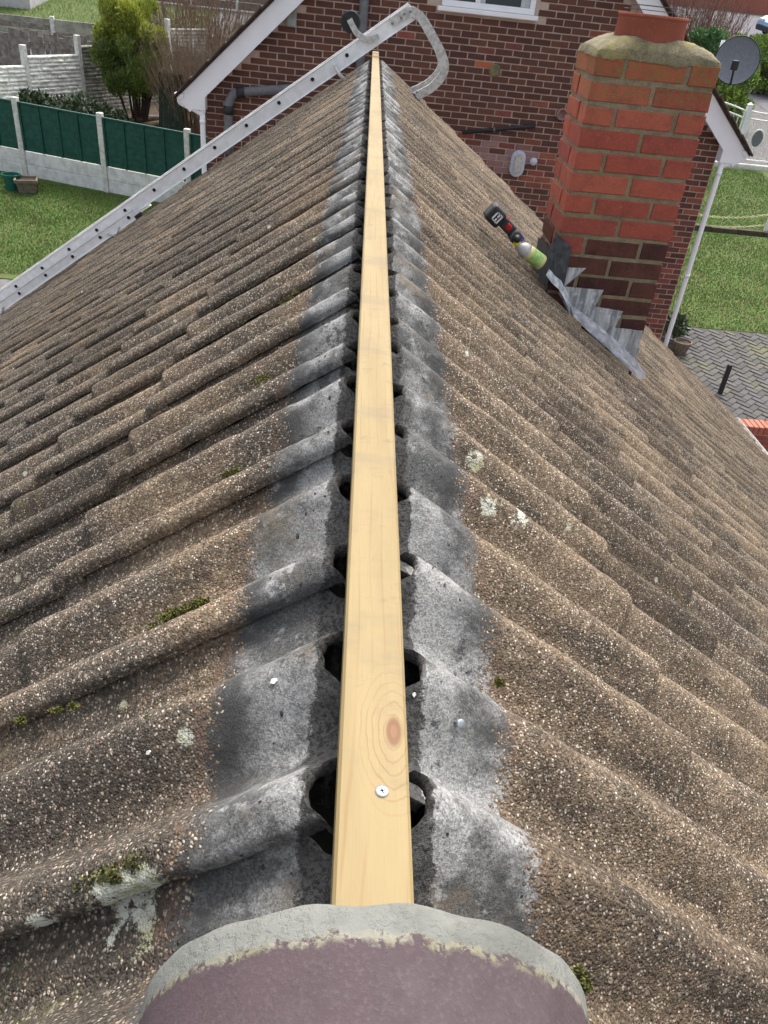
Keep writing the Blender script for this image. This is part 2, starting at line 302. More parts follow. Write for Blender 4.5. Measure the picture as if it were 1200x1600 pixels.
def tile_geo(s0, T, nu, ns, seed, edge=None, slope_lift=.016, rough=.0016):
    """one tile; s down the slope, y across it, free side edge at y = 0; returns verts, faces"""
    us = [i/nu*(.308 if edge else .325) for i in range(nu+1)]; V = []; F = []
    tail = [(-.011, .0), (-.005, -.0018), (-.001, -.0055), (0, -.010)]
    for i, u in enumerate(us):
        h0 = prof(u); e = edge(u) if edge else s0
        wob = N3(u*22, seed*3.1, 5.5)*.004
        row = []
        for j in range(ns+1):
            s = e + (T-.014-e)*((j/ns)**1.9 if edge else j/ns); row.append((s, 0))
        row += [(T+a+wob, dn) for a, dn in tail] + [(T-.001+wob, -.018)]
        if edge: row = [(e+.004, -.0135), (e+.0008, -.010), (e-.0005, -.004)] + row
        for (s, dn) in row:
            r = (N3(s*16+seed, u*16, seed*.7)*1.4 + N3(s*55+seed, u*55, seed)*.6)*rough
            if edge and s < .10: g_ = max(0, min(1, (.088-s)/.02)); r += g_*(.0028*N3(s*95+seed, u*95, 3)+.0022*N3(s*210+seed, u*210, 8))
            V.append((s, -u, h0 + dn - slope_lift*(T-s)/GAUGE + r))
    m = len(row)
    for i in range(nu):
        for j in range(m-1): F.append((i*m+j, i*m+j+1, (i+1)*m+j+1, (i+1)*m+j)[::-1])
    b = len(V)                                                       # the thickness of the free side edge
    for j in range(m): s, y, n = V[j]; V.append((s, .0012, n-.004)); 
    for j in range(m): s, y, n = V[j]; V.append((s, .0, n-.0135))
    for q in (0, 1):
        for j in range(m-1):
            a0 = j if q == 0 else b+j; c0 = b+q*m+j; F.append((a0, a0+1, c0+1, c0))
    return V, F
def geo_mesh(g, name='roof_tile'):
    me = bpy.data.meshes.new(name); me.from_pydata(g[0], [], g[1]); me.materials.append(MAT['tile']); me.polygons.foreach_set('use_smooth', [True]*len(me.polygons)); me.update()
    try: me.set_sharp_from_angle(angle=math.radians(38))
    except Exception: pass
    return me
CHX0, CHX1, CHY0, CHY1 = .838, 1.332, 3.25, 3.59
cands = []
for sd in (-1, 1):
    tl0 = .602 if sd < 0 else .560
    for k in range(-5 if sd < 0 else -4, 28):
        fy = (YL0 if sd < 0 else YR0) + k*TILE_W; cy = fy + (.15 if sd < 0 else -.15)
        if cy+.15 > 7.13 or cy-.15 < -1.3: continue
        for c in range(14):
            T = tl0 + c*GAUGE; top = .055 if c == 0 else T-GAUGE-.05; ms = T-GAUGE/2
            if CHX0+.05 < ms*CP < CHX1-.05 and CHY0+.1 < cy < CHY1-.1: continue
            ps = [pix(slope_pt(sd, a, b)) for a, b in ((max(top, T-GAUGE), cy-.15), (T, cy-.15), (T, cy+.15), (max(top, T-GAUGE), cy+.15))]
            if min(q[2] for q in ps) < .05: area = 0
            else:
                vis = any(-60 < q[0] < 1260 and -60 < q[1] < 1660 for q in ps)
                area = abs(sum(ps[i][0]*ps[(i+1) % 4][1]-ps[(i+1) % 4][0]*ps[i][1] for i in range(4)))/2 if vis else 0
                area = min(area, 4e5)
            cands.append((area, sd, k, c, fy, T, top, min(q[2] for q in ps)))
cands.sort(key=lambda q: -q[0])
VAR_HI = [geo_mesh(tile_geo(-.05-GAUGE, 0, 44, 22, 11+i)) for i in range(7)]
VAR_MID = [geo_mesh(tile_geo(-.05-GAUGE, 0, 28, 5, 31+i)) for i in range(5)]
LOW = [tile_geo(-.05-GAUGE, 0, 22, 3, 51+i) for i in range(4)]
def edge_fn(sd, fy):
    def e(u):
        y = fy + u*(1 if sd < 0 else -1)
        r = rollmask(u)
        bite = (.024 if sd < 0 else .029)*min(1, r*1.25)**.8*(0.75+.5*N3(y*7, sd*9, 1.2))
        if u > .275: k_ = min(1, (u-.275)/.022); bite += .022*k_*k_*(3-2*k_)
        return .052 + bite + .0034*N3(y*40, sd*5, 2) + .0020*N3(y*120, sd*5, 7) + .005*N3(y*9, sd*3, 4)
    return e
rest = []
for idx, (area, sd, k, c, fy, T, top, dist) in enumerate(cands):
    rr = random.Random(k*1000+c*10+sd)
    js, jn, ja, jb = rr.uniform(-.005, .005), rr.uniform(-.0015, .002), rr.uniform(-.006, .006), rr.uniform(-.004, .004)
    base_m = slope_mat(sd, 0 if c == 0 else T+js, fy, jn) @ (Matrix.Rotation(ja*.6, 4, 'Z') if c else Matrix.Identity(4)) @ Matrix.Rotation(jb if c else 0, 4, 'X')
    if idx < 300 and area > 0:
        if c == 0:
            nu, ns = (84, 64) if dist < 1.2 else (48, 30) if dist < 2.6 else (30, 12)
            me = geo_mesh(tile_geo(top, T, nu, ns, k*2.7+sd, edge_fn(sd, fy), .010, .0020))
        else: me = VAR_HI[rr.randrange(7)] if dist < 2.4 else VAR_MID[rr.randrange(5)]
        link('roof_tile', me, roof, base_m)
    else:
        g = tile_geo(top, T, 22, 8, k*2.7+sd, edge_fn(sd, fy), .010) if c == 0 else LOW[rr.randrange(4)]
        rest.append((g[0], g[1], base_m))
mb = merge(MB(), rest); me = geo_mesh((mb.v, mb.f), 'roof_tiles_beyond'); o = tag(link('roof_tiles_beyond', me, roof), kind='stuff')
# crumbling bedding mortar between the tile heads and the batten, with the open hollows under the rolls
for sd in (-1, 1):
    y0, y1 = -.05, 7.04; ny = 1500
    def fn(a, b, sd=sd):
        y = y0+(y1-y0)*a; fr = ((y-YL0) if sd < 0 else (YR0-y)) % TILE_W; r = rollmask(fr)
        x = .0262 + b*.036
        zt = -(x*SP/CP) - (AMP+.016)/CP - .013 + .008*N3(y*28, x*28, sd*3) + .005*N3(y*90, x*90, 2) + .003*N3(y*220, x*220, 5) - .006*(1-b)
        hole = max(0, min(1, (r-.06+.22*N3(y*13, sd*7, 3))/.28)); 
        if b < .12: zt -= .006
        return (sd*x, y, zt - .10*hole*hole*(3-2*hole))
    gb = MB().grid(fn, ny, 11)
    def hol(v): fr = ((v[1]-YL0) if sd < 0 else (YR0-v[1])) % TILE_W; return rollmask(fr)-.06+.22*N3(v[1]*13, sd*7, 3)
    gb.f = [f for f in gb.f if max(hol(gb.v[i]) for i in f) < .03]
    bed = gb.build('mortar_bedding', MAT['bed'], roof, smooth=True, fix=True)
# the last ridge tile still in place, bedded on mortar
def rfn(a, b, r=.139, y0=-.46, y1=0.0, o=0):
    th = math.radians(-8+196*b); y = y0+(y1-y0)*a
    rr_ = r + .0012*N3(y*14, b*9, 3)+o
    if y1 - y < .004: rr_ -= .0025
    return (.004 + rr_*math.cos(th)*1.06, y + .003*N3(b*16, 3, 2)*(a > .97), -.109 + rr_*math.sin(th))
mr = MB(); mr.grid(rfn, 90, 60); nv = len(mr.v)
mr.grid(lambda a, b: rfn(a, b, .120), 12, 60)
mr.add([rfn(1, j/60) for j in range(61)] + [rfn(1, j/60, .120) for j in range(61)], [(j, j+1, 62+j, 61+j) for j in range(60)])
rt = mr.build('ridge_tile', MAT['ridge'], roof, smooth=True, fix=True); rt['label'] = 'purple half round ridge tile with a grey mortar collar'
fl = MB()
for sd in (-1, 1):                                                   # mortar fillet under the ridge tile
    fl.grid(lambda a, b, sd=sd: (sd*(.10+.055*b+.004*N3(a*30, b*3, sd)), -.46+.448*a, -.075-.052*b-(.03 if b > .9 else 0)+.004*N3(a*40, b*4, 3)), 60, 8)
fl.build('ridge_mortar', MAT['bed'], roof, smooth=True, fix=True)
# walls, gables and gutters of the bungalow
MAT['wallplain'] = simple('house_brick_plain', (.20, .085, .055), .9, .3, 30, .4, 40)
wl = MB(); XW, ZE = 3.68, -2.62
wl.prism([(-XW, -6.2), (XW, -6.2), (XW, ZE-.20), (0, -.46), (-XW, ZE-.20)], -1.0, 6.95)
wl_o = wl.build('wall', MAT['wallplain'], house, fix=True)
MAT['upvc'] = simple('white_upvc', (.84, .85, .86), .35, .04, 5, spec=.5)
MAT['gutter'] = simple('dirty_white_gutter', (.62, .61, .58), .5, .35, 20)
for sd in (-1, 1):
    g = MB(); e = slope_pt(sd, 4.98, 0, -.05); xs = [(.055*math.cos(t), .055*math.sin(t)) for t in [math.pi+math.pi*i/8 for i in range(9)]]
    xi = [(.050*math.cos(t), .050*math.sin(t)) for t in [math.pi+math.pi*i/8 for i in range(9)]][::-1]
    cx = e.x+sd*.055
    g.prism([(cx+a, e.z-.012+b) for a, b in xs+xi], -1.25, 7.1)
    for yy in (-1.252, 7.098): g.prism([(cx+a, e.z-.012+b) for a, b in xs], yy, yy+.004)
    g.build('gutter', MAT['gutter'], house, fix=True)
    fb = MB().box((min(sd*3.70, sd*3.95), -1.2, e.z-.20), (max(sd*3.70, sd*3.95), 7.0, e.z-.045)); fb.build('fascia', MAT['upvc'], house)
vg = MB()
for sd in (-1, 1):                                                   # mortar bed of the far verge
    vg.grid(lambda a, b, sd=sd: slope_pt(sd, .05+4.9*a, 7.035+.006*N3(a*60, sd, 1), -.035-.075*b), 120, 3)
vg.build('verge_mortar', MAT['joint'], roof, smooth=True)
# ------------------------------------------------------------------ the new ridge batten and its screw
bt = MB().rbox((-.0258, -.06, -.045), (.0252, 7.06, 0), .0024)
batten = tag(bt.build('ridge_batten', MAT['timber']), 'new yellow pine batten with a knot running along the open ridge', 'batten')
MAT['zinc'] = simple('zinc_plated_steel', (.55, .60, .64), .32, .2, 300, metal=.9)
MAT['hole_shade'] = simple('recess_shade', (.02, .02, .022), .6)
sp = onZ(597, 1237, 0); sc = MB(); mt = Matrix.Translation(sp)
sc.lathe([(.0048, -.004), (.0050, .0003), (.0047, .0012), (.0030, .0016), (.0026, .0015)], 24, mt)
scr = sc.build('screw', MAT['zinc'], batten, smooth=True)
st = MB()
for a in (20, 110): st.box((-.0022, -.0006, .0014), (.0022, .0006, .00175), mt @ Matrix.Rotation(math.radians(a), 4, 'Z'))
st.build('drive_recess_shade', MAT['hole_shade'], scr)  # dark cross laid on the head, painted as the shade of its recess
# ------------------------------------------------------------------ chimney of the bungalow
def brick_material(name, cols, dark=(.05, .03, .025), speck=.3, moss=0, soot=.4):
    t = NT(name); p = t.pos(); r = t.rnd(); c = cols[0]
    for i, k in enumerate(cols[1:]): c = t.mix(t.ss(r, (i+.85)/len(cols), (i+1.1)/len(cols)), c, k)
    n = t.noise(p, 17, 7, .74); f = t.noise(p, 230, 3, .75)
    c = t.mix(t.math('MULTIPLY', t.ss(n, .42, .68), soot), c, dark); c = t.mix(t.math('MULTIPLY', t.ss(f, .5, .68), speck), c, dark); c = t.mix(t.math('MULTIPLY', t.ss(t.noise(p, 95, 6, .8), .54, .66), .4), c, tuple(min(1, k*1.5+.05) for k in cols[0]))
    if moss:
        z = t.sep(p)[2]; m = t.math('MULTIPLY', t.ss(t.math('ADD', z, t.math('MULTIPLY', t.noise(p, 7, 4), .5)), .30, .50), t.ss(t.noise(p, 90, 4, .7), .44, .60))
        c = t.mix(t.math('MULTIPLY', m, moss), c, (.20, .16, .05))
    t.color(c).rough(.95).bump(t.math('ADD', t.math('MULTIPLY', n, .8), f), .8, .003); t.b.inputs['Specular IOR Level'].default_value = .15; return t.m
MAT['chred'] = brick_material('red_chimney_brick', [(.42, .108, .070), (.36, .090, .062), (.44, .125, .080), (.33, .086, .062)], (.14, .055, .042), .35, .85, .5)
MAT['chbrown'] = brick_material('brown_chimney_brick', [(.105, .047, .038), (.085, .038, .033), (.13, .055, .042)], (.03, .016, .014), .3, 0, .5)
MAT['pot'] = brick_material('terracotta_pot', [(.30, .092, .060), (.30, .092, .060)], (.22, .08, .06), .15, 0, .3)
MAT['lead'] = None
def lead():
    t = NT('lead_flashing'); p = t.pos(); n = t.noise(t.scale(p, (34, 34, 4)), 1.0, 5, .65); c = t.mix(t.ss(n, .35, .62), (.62, .65, .67), (.26, .275, .29))
    c = t.mix(t.math('MULTIPLY', t.ss(t.noise(p, 30, 4), .55, .7), .7), c, (.75, .78, .80)); t.color(c).rough(.55); t.b.inputs['Metallic'].default_value = .35
    t.bump(t.noise(p, 25, 4), .4, .006); return t.m
MAT['lead'] = lead(); MAT['sealant'] = simple('pale_sealant', (.74, .75, .79), .40, .30, 22, .6, 45)
MAT['darklead'] = simple('dark_lead', (.085, .09, .10), .6, .5, 30, .4, 40)
CH_TOP, CRS, JT = .317, .0857, .0170
core = MB().box((CHX0+.0055, CHY0+.0055, -1.25), (CHX1-.0055, CHY1-.0055, CH_TOP))
chim = core.build('chimney', MAT['joint'], house); chim['label'] = 'square red brick chimney stack with mossy cement top and one clay pot'
def brick_geo(l, h, d, rr, ch=.0028):                                  # front face at y = 0, body behind it
    j = lambda: rr.uniform(-.0022, .0022)
    o = [(0, 0), (l, 0), (l, h), (0, h)]; i_ = [(ch, ch), (l-ch, ch), (l-ch, h-ch), (ch, h-ch)]
    V = [(x+j(), d, z+j()) for x, z in o] + [(x+j(), ch, z+j()) for x, z in o] + [(x+j(), 0+j()*.6, z+j()) for x, z in i_]
    F = [(4,5,9,8),(5,6,10,9),(6,7,11,10),(7,4,8,11),(8,9,10,11)] + [(0,1,5,4),(1,2,6,5),(2,3,7,6),(3,0,4,7)]
    return V, F
WF, WD = CHX1-CHX0, CHY1-CHY0
def put_brick(L, D, x, y, rz, z, red, seed):
    rr = random.Random(seed); g = brick_geo(L, CRS-JT+rr.uniform(-.004, .003), D, rr); mb = MB().add(*g)
    mb.build('brick', MAT['chred' if red else 'chbrown'], chim).matrix_local = Matrix.Translation((x, y, z)) @ Matrix.Rotation(rz+rr.uniform(-.012, .012), 4, 'Z')
for cidx in range(16):
    z = CH_TOP-CRS*(cidx+1)+JT*.5; red = cidx < 8
    f_full = (WF-JT)/2; f3 = [.114, WF-.228-2*JT, .114]
    A, dF = (f3, .108) if cidx % 2 == 0 else ([f_full+.006, f_full-.006], .205)
    if cidx == 0: A = [.112, .235, WF-.347-2*JT]
    x = 0
    for k, L in enumerate(A):                                          # front bricks; the end ones turn the corner
        pr = random.Random(cidx*31+k).uniform(0, .004); put_brick(L, dF, CHX0+x, CHY0-pr+.002, 0, z, red or (cidx == 8 and k == 0), cidx*100+k); x += L+JT
    sl = WD-dF-JT
    put_brick(sl, .05, CHX0-.001, CHY1, -math.pi/2, z, red, cidx*100+50); put_brick(sl, .05, CHX1+.001, CHY0+dF+JT, math.pi/2, z, red, cidx*100+60)
    if cidx < 12:
        x = .055
        for k in range(2): L = (WF-.11-JT)/2; put_brick(L, .04, CHX1-x, CHY1+.002, math.pi, z, red, cidx*100+70+k); x += L+JT
def flaunch(a, b):
    u, v = 2*a-1, 2*b-1; ov = 1.012
    x, y = u*WF/2*ov, v*WD/2*ov
    dx, dy = (1-abs(u))*WF/2*ov/.15, (1-abs(v))*WD/2*ov/.075
    d = max(0, min(1, dx, dy)); d2 = max(0, min(1, dx+.001))*max(0, min(1, dy+.001)); z = .004+.062*math.sin((.5*d+.5*math.sqrt(d2))*math.pi/2)
    k = .005*N3(x*14, y*14, 3) + .003*N3(x*45, y*45, 5) + .0015*N3(x*120, y*120, 5)
    if abs(u) > .995 or abs(v) > .995: z = -.014+.5*k
    return ((CHX0+CHX1)/2+x+k*.6, (CHY0+CHY1)/2+y+k*.6, CH_TOP+z+k)
fo = MB().grid(flaunch, 90, 66)
fo.build('flaunching', MAT['flaunch'], chim, smooth=True, fix=True)
pc_ = onY(1018, 38, 3.42); pm = Matrix.Translation((pc_.x, 3.42, 0))
pot = MB().lathe([(.142, .30), (.140, .34), (.135, .445), (.138, .449), (.138, .459), (.118, .459), (.112, .35)], 36, pm).build('chimney_pot', MAT['pot'], chim, smooth=False)
for p_ in pot.data.polygons: p_.use_smooth = len(p_.vertices) == 4 and abs(p_.normal.z) < .5
MAT['wire'] = simple('galvanised_wire', (.13, .13, .13), .5, .2, 30, metal=.6)
bgd = MB()
for zz, r in ((.472, .118), (.487, .112)):
    bgd.tube([(pc_.x+r*math.cos(t), 3.42+r*math.sin(t), zz) for t in [2*math.pi*i/28 for i in range(29)]], .0014, 5)
for k in range(4):
    t = 2*math.pi*k/4+.3; bgd.tube([(pc_.x+.128*math.cos(t), 3.42+.128*math.sin(t), .44), (pc_.x+.118*math.cos(t), 3.42+.118*math.sin(t), .48), (pc_.x+.112*math.cos(t), 3.42+.112*math.sin(t), .489)], .0012, 5)
bgd.build('bird_guard', MAT['wire'], chim)
# stepped lead flashing: one folded piece per course step, and the soaker run on the tiles
zr = lambda x: -x*SP/CP                                               # crest plane of the tiles
def plate(poly, y, th, name, mat, sub=10):                            # dressed lead plate with ripples, poly in x,z
    me = bmesh.new(); vs = [me.verts.new((x, y, z)) for x, z in poly]; me.faces.new(vs)
    bmesh.ops.triangulate(me, faces=me.faces); bmesh.ops.subdivide_edges(me, edges=me.edges, cuts=4, use_grid_fill=True)
    for v in me.verts: v.co.y += .006*N3(v.co.x*26, v.co.z*5, 1.7)+.003*N3(v.co.x*60, v.co.z*60, 2)
    r = bmesh.ops.extrude_face_region(me, geom=list(me.faces))
    for v in r['geom']:
        if isinstance(v, bmesh.types.BMVert): v.co.y -= th
    bmesh.ops.recalc_face_normals(me, faces=me.faces); m = bpy.data.meshes.new(name); me.to_mesh(m); me.free(); m.materials.append(mat)
    return link(name, m, chim)
PL = CHY0-.012
def pxpoly(pts, y): return [(onY(px, py, y).x, onY(px, py, y).z) for px, py in pts]
for i, pts in enumerate((((880,417),(916,419),(876,452),(868,440)), ((877,447),(943,453),(924,478),(912,510),(890,490),(872,458)), ((921,477),(973,486),(951,509),(944,545),(925,530),(908,500)), ((956,511),(1004,517),(993,566),(985,578),(960,560),(940,530)))):
    plate(pxpoly(pts, PL-.004*(i % 2)), PL-.004*(i % 2), .003, 'flashing_step', MAT['lead'])
dl = plate(pxpoly(((868,362),(893,386),(886,416),(880,452),(864,442),(856,405)), CHY0-.018), CHY0-.018, .003, 'flashing_corner', MAT['darklead'])
# upper side of the stack: dark back-gutter lead on the face towards the ridge
sg = MB().grid(lambda a, b: (CHX0-.008-.004*N3(a*9, b*5, 2), CHY0-.018+(CHY1-CHY0+.03)*a, zr(CHX0)-.02+(.185-.03*a)*b), 14, 8)
sg.build('back_gutter', MAT['darklead'], chim, smooth=True)
# sealant dressed over the soakers along the slope
plate(pxpoly(((891,476),(905,486),(922,498),(955,525),(992,561),(1008,582),(1007,590),(999,592),(963,557),(928,525),(896,497)), CHY0-.024), CHY0-.024, .004, 'soaker_strip', MAT['sealant'])
s1 = [onY(px, py, CHY0-.02) for px, py in ((858,420),(866,428),(877,437),(884,452),(893,470))]; s2 = [onY(px, py, CHY0-.05) for px, py in ((853,430),(862,442),(873,452),(882,468),(890,486))]
MB().grid(lambda a, b: s1[min(4, int(a*4+.5))].lerp(s2[min(4, int(a*4+.5))], b), 4, 4).build('soaker_sealant', MAT['lead'], chim, smooth=True, fix=True)
# ------------------------------------------------------------------ drill and bottle left on the tiles
MAT['black'] = simple('black_plastic', (.022, .023, .025), .5, .3, 60, spec=.4)
MAT['grip'] = simple('dark_grey_rubber', (.05, .052, .055), .7, .3, 80)
MAT['red'] = simple('red_plastic', (.45, .02, .02), .4, .2, 20)
MAT['label'] = simple('white_print', (.75, .75, .75), .5, .1, 40)
MAT['steelgrey'] = simple('grey_steel', (.30, .31, .32), .4, .3, 40, metal=.7)
a = onY(777, 338, 3.25); b = onY(812, 375, 3.25)
ax_ = (b-a).normalized(); up = Vector((SP, 0, CP)); yv = up.cross(ax_).normalized(); up2 = ax_.cross(yv)
dm = Matrix.Identity(4)
for i in range(3): dm[i][0], dm[i][1], dm[i][2], dm[i][3] = ax_[i], yv[i], up2[i], a[i]
drill = thing('cordless_drill', 'black cordless drill lying on the tiles upslope of the chimney', 'drill')
bat = MB().rbox((-.050, -.044, -.040), (.026, .044, .034), .014, dm).build('battery', MAT['black'], drill)
lb = MB()
for u0, v0, u1, v1 in ((-.028,-.030,-.020,.028), (-.012,-.028,-.004,-.006), (-.012,.000,-.004,.028), (.003,-.028,.010,.026), (-.028,.020,.008,.028), (-.028,-.030,.006,-.024)): lb.box((u0*.9, -.0452, v0*.7), (u1*.9, -.0438, v1*.7), dm)
lb.build('printed_mark', MAT['label'], bat)
MB().rbox((.026, -.020, -.022), (.105, .020, .026), .010, dm).build('handle', MAT['grip'], drill)
MB().rbox((.050, -.027, -.010), (.078, -.016, .018), .004, dm).build('trigger', MAT['red'], drill)
MB().rbox((.030, .012, .018), (.060, .026, .030), .004, dm).build('release_button', MAT['red'], drill)
MB().rbox((.092, -.050, -.028), (.140, .040, .026), .014, dm).build('motor_housing', MAT['grip'], drill)
MB().lathe([(.014, .0), (.017, .004), (.017, .014), (.012, .026), (.005, .030)], 18, dm @ Matrix.Translation((.116, -.048, 0)) @ Matrix.Rotation(math.pi/2, 4, 'X')).build('chuck', MAT['black'], drill, smooth=True)
MAT['liquid'] = simple('pale_yellow_bottle', (.62, .60, .28), .3, .12, 20, spec=.5)
MAT['clear'] = simple('cloudy_plastic', (.50, .50, .50), .3, .2, 25, spec=.5); MAT['yellow'] = simple('yellow_cap', (.75, .60, .03), .4, .1, 20)
MAT['green'] = simple('green_label', (.22, .45, .12), .5, .5, 60, col2=(.45, .58, .20)); MAT['violet'] = simple('violet_tape', (.12, .09, .38), .4, .3, 50)
a = onY(803, 378, 3.2); b = onY(848, 412, 3.2); dirv = (b-a); Lb = dirv.length; zq = dirv.to_track_quat('Z', 'Y').to_matrix().to_4x4(); bm_ = Matrix.Translation(a) @ zq
RB = 1.28
LBA = math.atan2((bm_.inverted().to_3x3() @ (Vector(CAM)-a)).y, (bm_.inverted().to_3x3() @ (Vector(CAM)-a)).x)-1.3
bottle = thing('bottle', 'clear plastic squeeze bottle with yellow cap and green label lying beside the chimney', 'bottle')
MB().lathe([(.005, .0), (.011, .003), (.012, .022)], 16, bm_).build('cap', MAT['yellow'], bottle, smooth=True)
MB().lathe([(.012, .022), (.017, .030), (.028, .046), (.0325, .060), (.033, .075)], 24, bm_).build('shoulder', MAT['clear'], bottle, smooth=True)
MB().lathe([(.033, .075), (.0335, .080), (.0335, Lb-.010), (.029, Lb-.002), (.020, Lb)], 24, bm_).build('body', MAT['liquid'], bottle, smooth=True)
lw_ = MB(); lw_.grid(lambda a, b: bm_ @ Vector((.0341*math.cos(2.6*a+LBA), .0341*math.sin(2.6*a+LBA), .092+(Lb-.112)*b)), 12, 2); lw_.build('label_wrap', MAT['green'], bottle, smooth=True, fix=False)
q = onY(814, 371, 3.22)
tape = MB().lathe([(.009, -.011), (.017, -.010), (.017, .010), (.009, .011)], 18, Matrix.Translation(q) @ Matrix.Rotation(.9, 4, 'Y')).build('tape_roll', MAT['violet'], smooth=False)
tag(tape, 'small violet roll between the drill and the bottle on the tiles', 'tape')
# ------------------------------------------------------------------ roof ladder with ridge hook
MAT['alu'] = simple('brushed_aluminium', (.86, .87, .88), .42, .12, 18, metal=.1, spec=.5)
MAT['aludull'] = simple('dull_cast_aluminium', (.60, .60, .57), .55, .35, 35, .2, 50, metal=.25)
MAT['tyre'] = simple('black_rubber', (.03, .032, .034), .7, .3, 40)
ladder = thing('roof_ladder', 'aluminium roof ladder lying up the left slope and hooked over the ridge', 'ladder')
YN, YF = 6.60, 6.93
def rail(s0, s1, n0, n1, y, w, name='rail'):
    m = slope_mat(-1, 0, 0); mb = MB(); yy = -y
    prof_ = [(n0, -w), (n0, w), (n0+.004, w), (n0+.010, w*.35), (n1-.010, w*.35), (n1-.004, w), (n1, w), (n1, -w), (n1-.004, -w), (n1-.010, -w*.62), (n0+.010, -w*.62), (n0+.004, -w)]
    vs = [m @ Vector((s, yy+b_, n_)) for s in (s0, s1) for n_, b_ in prof_]; k = len(prof_)
    mb.add(vs, [tuple(range(k)), tuple(range(2*k-1, k-1, -1))] + [(i, k+i, k+(i+1) % k, (i+1) % k) for i in range(k)])
    return mb.build(name, MAT['alu'], ladder, fix=True)
for y in (YN, YF): rail(-.385, 6.3, .050, .158, y, .0135)
for y in (YN-.034, YF+.034): rail(2.30, 7.3, .012, .090, y, .0135)
for i in range(-1, 20):
    s = .185+.3135*i
    for (n, ya, yb, ok) in ((.115, YN-.015, YF+.015, s < 6.2), (.056, YN-.052, YF+.052, 2.35 < s < 7.2)):
        if not ok or (i < 0): continue
        p0, p1 = slope_pt(-1, s, ya, n), slope_pt(-1, s, yb, n)
        rg = MB().tube([p0, p1], .0155, 14, cap=False); r_ = rg.build('rung', MAT['alu'], ladder, smooth=True, fix=True)
        MB().lathe([(.0135, 0), (.0135, .002)], 14, Matrix.Translation(slope_pt(-1, s, ya+.002, n)) @ Matrix.Rotation(math.pi/2, 4, 'X')).build('rung_hollow_shade', MAT['hole_shade'], r_)  # dark disc painted for the shade inside the open rung tube
for s in (2.55, 3.9): # stand-off feet of the lower section
    MB().tube([slope_pt(-1, s-.05, YN-.05, .040), slope_pt(-1, s+.02, YN-.055, -.01), slope_pt(-1, s+.07, YN-.05, .045)], .012, 8, flat=.6).build('stand_off', MAT['aludull'], ladder, smooth=True)
MB().rbox((2.27, -YN-.018+.034, .010), (2.335, -YN+.018+.034, .040), .004, slope_mat(-1, 0, 0)).build('end_cap', MAT['black'], ladder)
cl = [onY(x, y, YN-.03) for x, y in ((522, 100), (530, 116), (541, 127))]; MB().tube(cl, .015, 8, flat=.5).build('clip', MAT['aludull'], ladder, smooth=True)
def flatbar(pts, y0, y1, th, name, mat, par):                          # band following a curve in the x,z plane
    P = [Vector(p) for p in pts]; o_, i_ = [], []
    for k, p in enumerate(P):
        t = (P[min(k+1, len(P)-1)]-P[max(k-1, 0)]); nrm = Vector((-t.z, 0, t.x)).normalized(); o_.append(p+nrm*th/2); i_.append(p-nrm*th/2)
    n = len(P); V = [(q.x, y, q.z) for y in (y0, y1) for q in o_+i_]; F = []
    for k in range(n-1):
        F += [(k, k+1, n+k+1, n+k), (2*n+k, 3*n+k, 3*n+k+1, 2*n+k+1), (k, 2*n+k, 2*n+k+1, k+1), (n+k, n+k+1, 3*n+k+1, 3*n+k)]
    F += [(0, n, 3*n, 2*n), (n-1, 3*n-1, 4*n-1, 2*n-1)]
    return MB().add(V, F).build(name, mat, par, fix=True)
hp = smoothpts([onY(x, y, YN) for x, y in ((612,35),(640,19),(656,25),(668,42),(680,64),(690,84),(695,104),(689,121),(675,136),(660,145),(647,151))])
for y in (YN-.022, YF+.004): flatbar(hp, y, y+.018, .062, 'ridge_hook', MAT['aludull'], ladder)
ft = onY(646, 152, YN); MB().rbox((-.03, -.03, -.02), (.03, YF-YN+.06, .02), .006, Matrix.Translation((ft.x-.005, YN, ft.z)) @ Matrix.Rotation(PR, 4, 'Y')).build('hook_foot', MAT['black'], ladder)
for px, py in ((648,147),(652,143),(641,17),(632,21),(627,27),(613,36)):
    q = onY(px, py, YN); MB().lathe([(.010, 0), (.010, .006), (.006, .009)], 10, Matrix.Translation((q.x, YN-.022, q.z)) @ Matrix.Rotation(math.pi/2, 4, 'X')).build('bolt', MAT['steelgrey'], ladder, smooth=True)
wp_ = smoothpts([onY(x, y, YN) for x, y in ((592,57),(582,61),(570,60),(560,54),(553,44),(546,30))]); flatbar(wp_, YN-.032, YN-.016, .042, 'wheel_arm', MAT['aludull'], ladder)
wc = onY(548, 34, YN+.02); MB().lathe([(.020, -.022), (.068, -.022), (.075, -.014), (.075, .014), (.068, .022), (.020, .022)], 28, Matrix.Translation(wc) @ Matrix.Rotation(math.pi/2, 4, 'X')).build('wheel', MAT['tyre'], ladder, smooth=False)
# ------------------------------------------------------------------ neighbour's gable house
NW = 11.0; NX0, NX1, NXC = -2.09, 4.66, 1.285
TG = math.tan(math.radians(43.4)); EZ = -.885; AP = EZ + TG*(NXC+2.36)     # top edge of the verge
def verge_z(x): return AP - TG*abs(x-NXC)
nh = thing('brick_house', 'dark brown brick house with white gable boards across the gap', 'house')
MAT['nmortar'] = mortar_material('pinkish_mortar', (.60, .475, .39), (.48, .38, .31), .5, .3)
MAT['nbrown'] = brick_material('dark_brown_brick', [(.118, .056, .042), (.098, .047, .037), (.135, .063, .046), (.108, .053, .042), (.15, .068, .046)], (.06, .034, .028), .25, 0, .3)
MAT['nred'] = brick_material('redder_brick', [(.22, .078, .060), (.27, .092, .062), (.18, .070, .056), (.145, .060, .05), (.31, .105, .065)], (.07, .03, .025), .25, 0, .35)
MAT['npale'] = brick_material('whitened_brick', [(.28, .16, .145), (.24, .12, .105), (.32, .20, .185)], (.12, .06, .05), .25, 0, .3)
